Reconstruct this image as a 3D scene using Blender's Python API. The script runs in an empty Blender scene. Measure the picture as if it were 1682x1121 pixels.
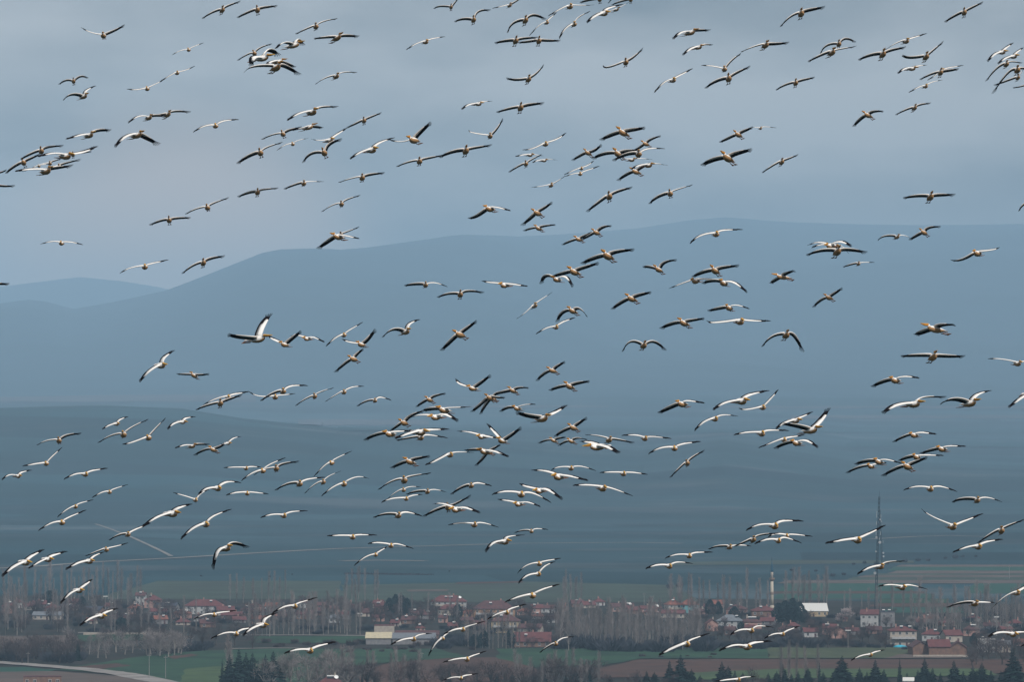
import bpy, bmesh, math, random
import numpy as np
from mathutils import Vector, Matrix, noise

R = math.radians
scene = bpy.context.scene
C = scene.collection

# ------------------------------------------------------------------ camera
EYE = 110.0            # metres above the plain
FPX = 7200.0           # focal length in photo pixels (photo 1682 wide)
HOR = 720.0            # photo row of the horizon
PITCH = math.atan((HOR - 560.5) / FPX)
cam_data = bpy.data.cameras.new('camera')
cam_data.sensor_width = 36.0
cam_data.lens = 36.0 * FPX / 1682.0
cam_data.clip_start = 1.0
cam_data.clip_end = 90000.0
cam = bpy.data.objects.new('camera', cam_data)
C.objects.link(cam)
cam.location = (0, 0, EYE)
cam.rotation_euler = (R(90) + PITCH, 0, 0)
scene.camera = cam

def ray(px, py):
    """direction from the eye through a photo pixel, scaled so that y == 1"""
    cx, cz = (px - 841.0) / FPX, (560.5 - py) / FPX
    c, s = math.cos(PITCH), math.sin(PITCH)
    y, z = c - cz * s, s + cz * c
    return Vector((cx / y, 1.0, z / y))

# ------------------------------------------------------------------ world, sun, exposure
SUN_EL, SUN_AZ = R(50), R(148)      # azimuth from +Y towards +X
world = bpy.data.worlds.new('World')
scene.world = world
world.use_nodes = True
nt = world.node_tree
nt.nodes.clear()
wo = nt.nodes.new('ShaderNodeOutputWorld')
bg = nt.nodes.new('ShaderNodeBackground')
sky = nt.nodes.new('ShaderNodeTexSky')
sky.sky_type = 'NISHITA'
sky.sun_disc = False
sky.sun_elevation = SUN_EL
sky.sun_rotation = SUN_AZ
sky.air_density = 1.0
sky.dust_density = 2.0
tc = nt.nodes.new('ShaderNodeTexCoord')
mp = nt.nodes.new('ShaderNodeMapping')
mp.inputs['Scale'].default_value = (5.0, 5.0, 14.0)
mp.inputs['Location'].default_value = (1.3, 0.4, 0.35)
nz = nt.nodes.new('ShaderNodeTexNoise')
nz.inputs['Scale'].default_value = 1.6
nz.inputs['Detail'].default_value = 6.0
nz.inputs['Roughness'].default_value = 0.5
ramp = nt.nodes.new('ShaderNodeValToRGB')
ramp.color_ramp.elements[0].position = 0.38
ramp.color_ramp.elements[0].color = (0.95, 0.86, 0.80, 1)
ramp.color_ramp.elements[1].position = 0.62
ramp.color_ramp.elements[1].color = (4.7, 4.4, 4.2, 1)
mixc = nt.nodes.new('ShaderNodeMix')
mixc.data_type = 'RGBA'
mixc.inputs[0].default_value = 0.86   # overcast: cloud deck over most of the blue
nt.links.new(tc.outputs['Generated'], mp.inputs['Vector'])
nt.links.new(mp.outputs['Vector'], nz.inputs['Vector'])
nt.links.new(nz.outputs['Fac'], ramp.inputs['Fac'])
nt.links.new(sky.outputs['Color'], mixc.inputs[6])
# thinner, warmer cloud low over the western ridge, where the light breaks through
gdir = ray(300, 520).normalized()
dotn = nt.nodes.new('ShaderNodeVectorMath'); dotn.operation = 'DOT_PRODUCT'
dotn.inputs[1].default_value = gdir
nrmn = nt.nodes.new('ShaderNodeVectorMath'); nrmn.operation = 'NORMALIZE'
glow = nt.nodes.new('ShaderNodeMapRange')
glow.interpolation_type = 'SMOOTHERSTEP'
glow.inputs['From Min'].default_value = math.cos(R(3.3))
glow.inputs['From Max'].default_value = 1.0
nt.links.new(tc.outputs['Generated'], nrmn.inputs[0])
nt.links.new(nrmn.outputs['Vector'], dotn.inputs[0])
nt.links.new(dotn.outputs['Value'], glow.inputs['Value'])
mixg = nt.nodes.new('ShaderNodeMix'); mixg.data_type = 'RGBA'
mixg.inputs[7].default_value = (7.5, 5.2, 3.8, 1)
nt.links.new(glow.outputs['Result'], mixg.inputs[0])
nt.links.new(ramp.outputs['Color'], mixg.inputs[6])
nt.links.new(mixg.outputs[2], mixc.inputs[7])
nt.links.new(mixc.outputs[2], bg.inputs['Color'])
bg.inputs['Strength'].default_value = 0.10
nt.links.new(bg.outputs['Background'], wo.inputs['Surface'])

sd = bpy.data.lights.new('sun', 'SUN')
sd.energy = 2.3
sd.angle = R(2)
sd.color = (1.0, 0.975, 0.95)
sun = bpy.data.objects.new('sun', sd)
C.objects.link(sun)
sdir = Vector((math.sin(SUN_AZ) * math.cos(SUN_EL), math.cos(SUN_AZ) * math.cos(SUN_EL), math.sin(SUN_EL)))
sun.rotation_euler = sdir.to_track_quat('Z', 'Y').to_euler()
sun.location = (0, 0, 3000)

vs = scene.view_settings
scene.display_settings.display_device = 'sRGB'
vs.view_transform = 'Standard'
vs.look = 'None'
vs.gamma = 1.0
vs.use_curve_mapping = False
vs.exposure = 0.64
scene.render.filter_size = 1.0
HAZE_DENSITY = 6.7e-5
HAZE_COLOR = (0.475, 0.745, 1.0)

# ------------------------------------------------------------------ helpers
def ground(px, py, z=0.0):
    d = ray(px, py)
    k = (z - EYE) / d.z
    return Vector((d.x * k, k, z))

def at(px, py, depth):
    d = ray(px, py)
    return Vector((d.x * depth, depth, EYE + d.z * depth))

def mat(name, color, rough=0.85, var=0.0, scale=1.0, color2=None, spec=0.2, bump=0.0):
    m = bpy.data.materials.new(name)
    m.use_nodes = True
    t = m.node_tree
    b = t.nodes['Principled BSDF']
    b.inputs['Roughness'].default_value = rough
    b.inputs['Specular IOR Level'].default_value = spec
    c1 = tuple(color) + (1,)
    if color2 is None and var > 0:
        color2 = tuple(c * (1 - var) for c in color)
    if color2 is None:
        b.inputs['Base Color'].default_value = c1
    else:
        tcn = t.nodes.new('ShaderNodeTexCoord')
        n = t.nodes.new('ShaderNodeTexNoise')
        n.inputs['Scale'].default_value = scale
        n.inputs['Detail'].default_value = 5.0
        rp = t.nodes.new('ShaderNodeValToRGB')
        rp.color_ramp.elements[0].position = 0.35
        rp.color_ramp.elements[0].color = tuple(color2) + (1,)
        rp.color_ramp.elements[1].position = 0.65
        rp.color_ramp.elements[1].color = c1
        t.links.new(tcn.outputs['Object'], n.inputs['Vector'])
        t.links.new(n.outputs['Fac'], rp.inputs['Fac'])
        t.links.new(rp.outputs['Color'], b.inputs['Base Color'])
        if bump > 0:
            bp = t.nodes.new('ShaderNodeBump')
            bp.inputs['Strength'].default_value = bump
            t.links.new(n.outputs['Fac'], bp.inputs['Height'])
            t.links.new(bp.outputs['Normal'], b.inputs['Normal'])
    return m

def mesh(name, verts, faces, mats, idx=None, smooth=False):
    me = bpy.data.meshes.new(name)
    me.from_pydata([tuple(v) for v in verts], [], faces)
    for m in (mats if isinstance(mats, (list, tuple)) else [mats]):
        me.materials.append(m)
    if idx is not None:
        me.polygons.foreach_set('material_index', idx)
    if smooth:
        me.polygons.foreach_set('use_smooth', [True] * len(me.polygons))
    me.update()
    return me

def link(name, data, parent=None, loc=None, label=None, cat=None, group=None, kind=None):
    o = bpy.data.objects.new(name, data)
    C.objects.link(o)
    if parent is not None:
        o.parent = parent
    if loc is not None:
        o.location = loc
    if label: o['label'] = label
    if cat: o['category'] = cat
    if group: o['group'] = group
    if kind: o['kind'] = kind
    return o

class MB:
    """collects simple solids and builds them into one mesh"""
    def __init__(self):
        self.v, self.f, self.i = [], [], []
    def add(self, vs_, fs_, mi=0):
        o = len(self.v)
        self.v += [tuple(p) for p in vs_]
        for f in fs_:
            self.f.append(tuple(a + o for a in f))
            self.i.append(mi)
    def box(self, x0, x1, y0, y1, z0, z1, mi=0):
        self.add([(x0,y0,z0),(x1,y0,z0),(x1,y1,z0),(x0,y1,z0),(x0,y0,z1),(x1,y0,z1),(x1,y1,z1),(x0,y1,z1)],
                 [(0,3,2,1),(4,5,6,7),(0,1,5,4),(1,2,6,5),(2,3,7,6),(3,0,4,7)], mi)
    def bar(self, a, b, ra, rb, n=3, mi=0):
        a, b = Vector(a), Vector(b)
        d = (b - a)
        if d.length < 1e-6: return
        d.normalize()
        u = d.orthogonal().normalized()
        w = d.cross(u)
        vs_ = []
        for p, r in ((a, ra), (b, rb)):
            for k in range(n):
                t = 2 * math.pi * k / n
                vs_.append(p + (u * math.cos(t) + w * math.sin(t)) * r)
        fs_ = [(k, (k + 1) % n, n + (k + 1) % n, n + k) for k in range(n)]
        fs_.append(tuple(range(n - 1, -1, -1)))
        fs_.append(tuple(range(n, 2 * n)))
        self.add(vs_, fs_, mi)
    def lathe(self, prof, n=12, mi=0, c=(0, 0)):
        vs_ = []
        for r, z in prof:
            for k in range(n):
                t = 2 * math.pi * k / n
                vs_.append((c[0] + r * math.cos(t), c[1] + r * math.sin(t), z))
        fs_ = []
        for j in range(len(prof) - 1):
            for k in range(n):
                k2 = (k + 1) % n
                fs_.append((j*n+k, j*n+k2, (j+1)*n+k2, (j+1)*n+k))
        fs_.append(tuple(range(n - 1, -1, -1)))
        fs_.append(tuple(range((len(prof)-1)*n, len(prof)*n)))
        self.add(vs_, fs_, mi)
    def me(self, name, mats, smooth=False):
        return mesh(name, self.v, self.f, mats, self.i, smooth)

_U = 'zero one two three four five six seven eight nine ten eleven twelve thirteen fourteen fifteen sixteen seventeen eighteen nineteen'.split()
_T = 'x x twenty thirty forty fifty sixty seventy eighty ninety'.split()
def words_of(n):
    n = int(max(0, min(99, n)))
    return _U[n] if n < 20 else _T[n // 10] + ('-' + _U[n % 10] if n % 10 else '')
def pct(px, py):
    """place in the photo in words, percent from the west edge and from the top"""
    return words_of(round(px / 16.82)), words_of(round(py / 11.21))

_used = {}
def fresh(label):
    """True when nobody carries this label yet"""
    _used[label] = _used.get(label, 0) + 1
    return _used[label] == 1

# ------------------------------------------------------------------ terrain
def pl(px, pts):
    return float(np.interp(px, [p[0] for p in pts], [p[1] for p in pts]))
RIDGE1 = [(-300,675),(0,671),(95,668),(180,667),(300,672),(400,688),(500,698),(560,704),(700,713),(900,730),(1050,740),(1110,733),(1190,722),(1290,738),(1400,756),(1682,764),(2000,764)]
RIDGE2 = [(-300,650),(0,650),(300,646),(600,652),(1000,650),(1300,655),(1682,662),(2000,662)]
RIDGE3 = [(-600,470),(-100,520),(0,500),(45,494),(75,497),(120,509),(180,499),(230,488),(270,479),(330,456),(380,436),(430,416),(460,410),(520,408),(560,410),(600,407),(650,400),(700,393),(740,387),(760,385),(800,386),(850,388),(900,386),(960,382),(1050,375),(1130,362),(1190,357),(1220,359),(1260,363),(1310,366),(1400,369),(1500,371),(1600,371),(1682,370),(2200,380)]
RIDGE4 = [(-600,500),(-100,486),(0,476),(60,468),(130,459),(200,466),(250,474),(300,484),(400,500),(2200,500)]
D1, DV, D2, D3, D4 = 8600.0, 11200.0, 15000.0, 24000.0, 36000.0
D3E, DEND = 31000.0, 41000.0      # the main ridge lies farther off in the east
def hz(py, d):
    return EYE + (HOR - py) / FPX * d
def smooth(a, b, t):
    t = min(max((t - a) / (b - a), 0), 1)
    return t * t * (3 - 2 * t)
def height(az, d):
    px = 841 + FPX * math.tan(max(-1.2, min(1.2, az))) if abs(az) < 1.2 else (3000 if az > 0 else -3000)
    px = max(-580, min(2180, px))
    if d < 1450:
        return 107.0 * (1 - smooth(0, 1450, d) * 0.55 - 0.45 * d / 1450)
    if d <= 5600:
        return 0.0
    D3_ = D3 + (D3E - D3) * smooth(480, 1150, px)
    D35 = D3_ + 2500.0
    z1, z2, z3, z4 = hz(pl(px, RIDGE1), D1), hz(pl(px, RIDGE2), D2), hz(pl(px, RIDGE3), D3_), hz(pl(px, RIDGE4), D4)
    zv = min(hz(703, DV), z1 + 50)
    x, y = d * math.sin(az), d * math.cos(az)
    n1 = noise.fractal(Vector((x / 1100, y / 1900, 3.1)), 1.0, 2.0, 5)
    n2 = noise.fractal(Vector((x / 1900, y / 3900, 7.7)), 1.0, 2.0, 6)
    if d < D1:
        t = (d - 5600) / (D1 - 5600)
        return z1 * (t * t * (3 - 2 * t)) + n1 * 6 * t * (1 - t) * 4
    if d < DV:
        return z1 + (zv - z1) * smooth(D1, DV, d) + n1 * 7 * smooth(D1, DV, d)
    if d < D2:
        t = smooth(DV, D2, d)
        return zv + (z2 - zv) * t + n1 * 7 * (1 - t) + n2 * 10 * t
    if d < D3_:
        t = (d - D2) / (D3_ - D2)
        s = 0.55 * t + 0.45 * t * t * (3 - 2 * t)
        return z2 + (z3 - z2) * s + n2 * (10 * (1 - t) + 210 * t * (1 - t) * 2) * (1 + .5 * noise.noise(Vector((x / 5000, y / 9000, 1.5)))) - abs(noise.noise(Vector((x / 1500, y / 7000, 5.2)))) * 260 * t * (1 - t)
    if d < D35:
        return z3 + (min(z3, z4) - 190 - z3) * smooth(D3_, D35, d)
    if d < D4:
        a = min(z3, z4) - 190
        return a + (z4 - a) * smooth(D35, D4, d)
    return z4 * (1 - 0.6 * smooth(D4, DEND, d))

az_list = list(np.linspace(-3.1416, -0.16, 50)[:-1]) + list(np.linspace(-0.16, 0.16, 430)) + list(np.linspace(0.16, 3.1416, 50)[1:])
d_list = [2.0, 120, 300, 600, 900, 1200, 1450, 2000, 2600, 3300, 4200, 5000, 5600] + \
    list(np.linspace(5750, D1, 16)) + list(np.linspace(D1 + 120, DV, 16)) + list(np.linspace(DV + 180, D2, 24)) + \
    list(np.linspace(D2 + 150, D3, 64)) + list(np.linspace(D3 + 160, D3E + 500, 44)) + list(np.linspace(D3E + 900, D4, 10)) + [36800, 38000, 39500, DEND]
tv, tf = [], []
for d in d_list:
    for a in az_list:
        tv.append((d * math.sin(a), d * math.cos(a), height(a, d)))
na = len(az_list)
for j in range(len(d_list) - 1):
    for i in range(na - 1):
        tf.append((j*na+i, j*na+i+1, (j+1)*na+i+1, (j+1)*na+i))

def terrain_material():
    m = bpy.data.materials.new('haze_blue_steppe')
    m.use_nodes = True
    t = m.node_tree
    b = t.nodes['Principled BSDF']
    b.inputs['Roughness'].default_value = 0.95
    b.inputs['Specular IOR Level'].default_value = 0.05
    tcn = t.nodes.new('ShaderNodeTexCoord')
    def layer(scale, vec, lo, hi, ca, cb, detail=6):
        mpn = t.nodes.new('ShaderNodeMapping')
        mpn.inputs['Scale'].default_value = vec
        n = t.nodes.new('ShaderNodeTexNoise')
        n.inputs['Scale'].default_value = scale
        n.inputs['Detail'].default_value = detail
        n.inputs['Roughness'].default_value = 0.6
        r = t.nodes.new('ShaderNodeValToRGB')
        r.color_ramp.elements[0].position, r.color_ramp.elements[1].position = lo, hi
        r.color_ramp.elements[0].color, r.color_ramp.elements[1].color = ca, cb
        t.links.new(tcn.outputs['Object'], mpn.inputs['Vector'])
        t.links.new(mpn.outputs['Vector'], n.inputs['Vector'])
        t.links.new(n.outputs['Fac'], r.inputs['Fac'])
        return r
    base = layer(0.0006, (1, 0.6, 1), 0.35, 0.68, (0.009, 0.042, 0.058, 1), (0.026, 0.054, 0.070, 1))  # blue of distant haze partly painted into the ground colours
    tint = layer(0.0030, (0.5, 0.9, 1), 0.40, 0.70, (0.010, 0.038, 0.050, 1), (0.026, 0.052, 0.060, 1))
    mix1 = t.nodes.new('ShaderNodeMix'); mix1.data_type = 'RGBA'
    mix1.inputs[0].default_value = 0.45
    t.links.new(base.outputs['Color'], mix1.inputs[6])
    t.links.new(tint.outputs['Color'], mix1.inputs[7])
    streak = layer(0.0050, (0.34, 0.5, 1), 0.54, 0.64, (0, 0, 0, 1), (1, 1, 1, 1), 4)
    mulf = t.nodes.new('ShaderNodeMath'); mulf.operation = 'MULTIPLY'
    mulf.inputs[1].default_value = 0.30
    # fields and tracks lie on the plain, not on the mountain
    sepz = t.nodes.new('ShaderNodeSeparateXYZ')
    t.links.new(tcn.outputs['Object'], sepz.inputs[0])
    low = t.nodes.new('ShaderNodeMapRange')
    low.inputs['From Min'].default_value = 190.0
    low.inputs['From Max'].default_value = 380.0
    low.inputs['To Min'].default_value = 1.0
    low.inputs['To Max'].default_value = 0.05
    t.links.new(sepz.outputs['Z'], low.inputs['Value'])
    mlow = t.nodes.new('ShaderNodeMath'); mlow.operation = 'MULTIPLY'
    t.links.new(streak.outputs['Color'], mlow.inputs[0])
    t.links.new(low.outputs['Result'], mlow.inputs[1])
    t.links.new(mlow.outputs[0], mulf.inputs[0])
    mix2 = t.nodes.new('ShaderNodeMix'); mix2.data_type = 'RGBA'
    mix2.inputs[7].default_value = (0.115, 0.115, 0.12, 1)
    t.links.new(mulf.outputs[0], mix2.inputs[0])
    t.links.new(mix1.outputs[2], mix2.inputs[6])
    # patchwork of plots on the plain
    mpv = t.nodes.new('ShaderNodeMapping')
    mpv.inputs['Rotation'].default_value = (0, 0, 0.35)
    mpv.inputs['Scale'].default_value = (0.0016, 0.0034, 0.0)
    vor = t.nodes.new('ShaderNodeTexVoronoi')
    vor.inputs['Scale'].default_value = 1.0
    vor.inputs['Randomness'].default_value = 0.8
    sepc = t.nodes.new('ShaderNodeSeparateColor')
    rampv = t.nodes.new('ShaderNodeValToRGB')
    rampv.color_ramp.elements[0].color = (0.45, 0.50, 0.52, 1)
    rampv.color_ramp.elements[1].color = (1.6, 1.5, 1.45, 1)
    t.links.new(tcn.outputs['Object'], mpv.inputs['Vector'])
    t.links.new(mpv.outputs['Vector'], vor.inputs['Vector'])
    t.links.new(vor.outputs['Color'], sepc.inputs['Color'])
    t.links.new(sepc.outputs[0], rampv.inputs['Fac'])
    plots = t.nodes.new('ShaderNodeMix'); plots.data_type = 'RGBA'; plots.blend_type = 'MULTIPLY'
    plf = t.nodes.new('ShaderNodeMath'); plf.operation = 'MULTIPLY'
    plf.inputs[1].default_value = 0.8
    t.links.new(low.outputs['Result'], plf.inputs[0])
    t.links.new(plf.outputs[0], plots.inputs[0])
    t.links.new(mix2.outputs[2], plots.inputs[6])
    t.links.new(rampv.outputs['Color'], plots.inputs[7])
    scrub = layer(0.0036, (0.40, 0.8, 1), 0.50, 0.58, (0, 0, 0, 1), (1, 1, 1, 1), 4)
    muls = t.nodes.new('ShaderNodeMath'); muls.operation = 'MULTIPLY'
    muls.inputs[1].default_value = 0.42
    t.links.new(scrub.outputs['Color'], muls.inputs[0])
    mix3 = t.nodes.new('ShaderNodeMix'); mix3.data_type = 'RGBA'
    mix3.inputs[7].default_value = (0.012, 0.030, 0.032, 1)
    t.links.new(muls.outputs[0], mix3.inputs[0])
    t.links.new(plots.outputs[2], mix3.inputs[6])
    t.links.new(mix3.outputs[2], b.inputs['Base Color'])
    return m
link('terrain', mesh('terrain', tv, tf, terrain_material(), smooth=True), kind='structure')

# haze: one closed box of even air round camera and land
HX = DEND + 600.0
zmax = max(v[2] for v in tv) + 25
hb = MB(); hb.box(-HX, HX, -HX, HX, -1.5, zmax)
hm = bpy.data.materials.new('haze_air')
hm.use_nodes = True
hm.node_tree.nodes.clear()
ho = hm.node_tree.nodes.new('ShaderNodeOutputMaterial')
hv = hm.node_tree.nodes.new('ShaderNodeVolumePrincipled')
hv.inputs['Color'].default_value = HAZE_COLOR + (1,)
hv.inputs['Density'].default_value = HAZE_DENSITY
hv.inputs['Anisotropy'].default_value = -0.30
hm.node_tree.links.new(hv.outputs['Volume'], ho.inputs['Volume'])
link('haze', hb.me('haze', hm), kind='stuff')

# ------------------------------------------------------------------ fields, road, tracks
_layer = [0.05]
def field(name, pts, m, z=None):
    """a sheet of ground with the corners seen at these photo pixels; edges slightly uneven"""
    _layer[0] += 0.012
    zz = _layer[0]
    rnd = random.Random(int(pts[0][0] * 7 + pts[0][1] * 13))
    out = []
    g = [ground(x, y, 0) for x, y in pts]
    for i, a in enumerate(g):
        b = g[(i + 1) % len(g)]
        n = 6
        for k in range(n):
            p = a.lerp(b, k / n)
            if k:
                p += Vector((rnd.uniform(-1, 1) * 1.5, rnd.uniform(-1, 1) * 2.5, 0))
            out.append((p.x, p.y, zz))
    return link(name, mesh(name, out, [tuple(range(len(out)))], m), kind='structure')
def ribbon(name, pts, width, m):
    _layer[0] += 0.012
    zz = _layer[0]
    g = [ground(x, y, 0) for x, y in pts]
    fine = []
    for a, b in zip(g, g[1:]):
        for k in range(6): fine.append(a.lerp(b, k / 6))
    fine.append(g[-1])
    rnd = random.Random(len(pts) * 31)
    vs_ = []
    for i, p in enumerate(fine):
        d = (fine[min(i+1, len(fine)-1)] - fine[max(i-1, 0)]).normalized()
        nrm = Vector((-d.y, d.x, 0))
        w = width * (1 + rnd.uniform(-.12, .12)) / 2
        for s in (-1, 1):
            q = p + nrm * s * w
            vs_.append((q.x, q.y, zz))
    fs_ = [(2*i, 2*i+1, 2*i+3, 2*i+2) for i in range(len(fine) - 1)]
    return link(name, mesh(name, vs_, fs_, m), kind='structure')

M_crop = mat('young_crop', (0.027, 0.068, 0.037), 0.9, scale=0.035, color2=(0.017, 0.040, 0.026), spec=0.1)
M_crop2 = mat('pale_crop', (0.058, 0.095, 0.040), 0.9, scale=0.05, color2=(0.040, 0.066, 0.034), spec=0.1)
M_teal = mat('dark_crop', (0.022, 0.066, 0.050), 0.9, scale=0.01, color2=(0.020, 0.065, 0.048), spec=0.1)
M_dull = mat('dull_meadow', (0.045, 0.066, 0.050), 0.9, scale=0.02, color2=(0.036, 0.046, 0.038), spec=0.1)
M_olive = mat('olive_meadow', (0.066, 0.080, 0.042), 0.9, scale=0.05, color2=(0.045, 0.060, 0.036), spec=0.1)
M_plow = mat('ploughed_soil', (0.084, 0.050, 0.041), 0.95, scale=0.05, color2=(0.062, 0.042, 0.037), spec=0.05)
M_fallow = mat('fallow_soil', (0.118, 0.094, 0.084), 0.95, scale=0.03, color2=(0.078, 0.066, 0.060), spec=0.05)
M_yard = mat('town_earth', (0.040, 0.034, 0.031), 0.95, scale=0.04, color2=(0.019, 0.024, 0.021), spec=0.05)
M_road = mat('worn_road', (0.26, 0.245, 0.235), 0.9, scale=0.08, color2=(0.17, 0.16, 0.15))
M_track = mat('dirt_track', (0.20, 0.19, 0.175), 0.95, scale=0.02, color2=(0.14, 0.135, 0.125))

field('town_ground', [(-1200,1150),(-1200,988),(300,978),(900,982),(1250,985),(1950,1000),(3000,1003),(3000,1150)], M_yard)
field('meadow', [(560,990),(560,962),(860,956),(1110,962),(1150,990)], M_dull)
field('meadow', [(150,985),(260,955),(560,955),(560,985)], M_dull)
field('field', [(1280,986),(1290,955),(1460,953),(1460,986)], M_dull)
for (x0, x1, ya, yb, m) in ((1480,1900,928.5,932,M_fallow),(1470,1900,932,938.5,M_teal),(1470,1900,938.5,943,M_fallow),(1440,1900,943,946,M_dull),
        (1420,1900,946,949,M_fallow),(1400,1900,949,954,M_dull),(1290,1900,954,959.5,M_fallow),(1290,1500,959.5,972,M_teal),(1600,1900,959.5,976,M_teal),
        (1270,1520,972.5,976.5,M_plow),(1280,1530,976.5,984.5,M_teal),(1450,1560,985,992,M_crop),(1440,1580,992.5,998,M_plow),(1460,1580,999,1008,M_teal)):
    field('field', [(x0, ya), (x1, ya), (x1, yb), (x0 - 12, yb)], m)
field('field', [(1100,925),(1300,921),(1500,922),(1500,926),(1100,930)], M_dull)
field('field', [(670,970),(735,969.5),(735,972.5),(670,973)], M_fallow)
field('field', [(750,958),(860,956),(860,958.5),(750,960.5)], M_plow)
field('field', [(860,972),(1110,972),(1110,985),(850,988)], M_dull)
field('field', [(125,1045),(235,1043),(245,1053),(130,1056)], M_crop)
field('field', [(-60,1047),(120,1045),(135,1066),(-60,1068)], M_fallow)
field('field', [(415,1047),(605,1047),(600,1058),(410,1058)], M_crop)
field('field', [(90,1103),(150,1092),(220,1082),(330,1071),(440,1068),(720,1068),(770,1081),(640,1090),(540,1100),(455,1150),(330,1150),(250,1117),(190,1108)], M_crop)
field('field', [(305,1101),(350,1097),(470,1094),(470,1106),(440,1125),(290,1125)], M_crop2)
field('field', [(280,1080),(318,1076),(325,1079),(282,1085)], M_plow)
field('field', [(120,1098),(190,1092),(215,1096),(160,1102)], M_plow)
field('field', [(-60,1098),(40,1098),(95,1103),(60,1107),(-60,1106)], M_teal)
field('field', [(-60,1107),(95,1105),(200,1113),(260,1124),(260,1150),(-60,1150)], M_fallow)
field('field', [(595,1102),(650,1090),(760,1082),(875,1083),(880,1112),(800,1122),(590,1126)], M_plow)
field('field', [(815,1068),(1000,1066),(1265,1068),(1265,1084),(1050,1084),(990,1095),(880,1098),(820,1085)], M_crop)
field('field', [(1262,1066),(1500,1066),(1500,1083),(1262,1084)], M_olive)
field('field', [(985,1100),(1050,1085.5),(1262,1085),(1900,1086),(1900,1106),(980,1116)], M_plow)
field('field', [(1480,1077),(1590,1077),(1580,1083),(1450,1084)], M_fallow)
field('field', [(1120,1108),(1290,1101),(1620,1101),(1640,1112),(1120,1120)], M_crop2)
ribbon('road', [(-40,1088),(0,1090.5),(60,1095),(140,1101.5),(200,1109),(265,1122),(330,1140)], 13, M_road)
ribbon('footpath', [(128,1041.5),(190,1041.3),(262,1041.5)], 9, M_track)
ribbon('footpath', [(395,1045.5),(500,1045.5),(610,1046.5)], 9, M_track)
ribbon('footpath', [(380,1068),(440,1067),(520,1067)], 7, M_track)
ribbon('dirt_track', [(-60,938),(0,935),(60,932),(150,925),(280,918.5),(420,910),(500,905.5),(560,902.5),(640,900),(700,898.5),(850,894),(950,893),(1040,892.5),(1120,894)], 12, M_track)
ribbon('dirt_track', [(157,862),(175,868),(210,881),(245,897),(268,908),(281,915)], 4, M_track)
ribbon('dirt_track', [(560,923),(620,922),(700,923)], 18, M_track)
ribbon('dirt_track', [(1430,887),(1500,883),(1560,881),(1620,883)], 9, M_track)

def draped(px0, px1, row0, row1, m):
    """a strip of tilled land that follows the slopes far out on the plain"""
    rnd = random.Random(int(px0 + row0 * 3))
    nx, nd = 26, 5
    vs_ = []
    for i in range(nx + 1):
        px = px0 + (px1 - px0) * i / nx
        az = math.atan((px - 841) / FPX)
        found = []
        for target in (row1 + rnd.uniform(-.8, .8), row0 + rnd.uniform(-.8, .8)):
            d = 5600.0
            while d < 15000 and HOR - (height(az, d) - EYE) / d * FPX > target:
                d += 20
            found.append(d)
        a, b = found
        b = max(b, a + 30)
        for k in range(nd + 1):
            d = a + (b - a) * k / nd
            vs_.append((d * math.sin(az), d * math.cos(az), height(az, d) + 2.0))
    fs_ = [(i*(nd+1)+k, (i+1)*(nd+1)+k, (i+1)*(nd+1)+k+1, i*(nd+1)+k+1) for i in range(nx) for k in range(nd)]
    link('field', mesh('field', vs_, fs_, m), kind='structure')
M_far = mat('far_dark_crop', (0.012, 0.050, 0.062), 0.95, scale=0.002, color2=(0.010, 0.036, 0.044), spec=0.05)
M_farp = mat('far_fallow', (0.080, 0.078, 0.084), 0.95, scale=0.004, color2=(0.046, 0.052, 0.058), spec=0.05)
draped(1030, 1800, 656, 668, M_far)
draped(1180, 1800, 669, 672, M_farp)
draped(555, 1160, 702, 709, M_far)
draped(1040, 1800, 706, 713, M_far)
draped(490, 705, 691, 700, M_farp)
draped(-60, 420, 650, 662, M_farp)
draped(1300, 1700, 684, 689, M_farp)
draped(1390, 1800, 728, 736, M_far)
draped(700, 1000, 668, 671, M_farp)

# ------------------------------------------------------------------ town
M_roof = {
 'r': mat('red_tile', (0.130, 0.048, 0.048), 0.85, scale=0.5, color2=(0.095, 0.040, 0.042)),
 'o': mat('orange_tile', (0.22, 0.085, 0.060), 0.85, scale=0.5, color2=(0.13, 0.058, 0.048)),
 'b': mat('brown_tile', (0.105, 0.050, 0.050), 0.85, scale=0.5, color2=(0.070, 0.040, 0.042)),
 'g': mat('grey_sheet', (0.16, 0.18, 0.20), 0.6, scale=0.8, color2=(0.12, 0.13, 0.15)),
 'w': mat('pale_sheet', (0.56, 0.56, 0.53), 0.6, scale=0.8, color2=(0.58, 0.58, 0.55)),
 'c': mat('cream_sheet', (0.40, 0.36, 0.26), 0.6, scale=0.8, color2=(0.52, 0.46, 0.30)),
 'd': mat('dark_sheet', (0.05, 0.055, 0.075), 0.6, scale=0.8, color2=(0.035, 0.04, 0.055)),
}
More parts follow.
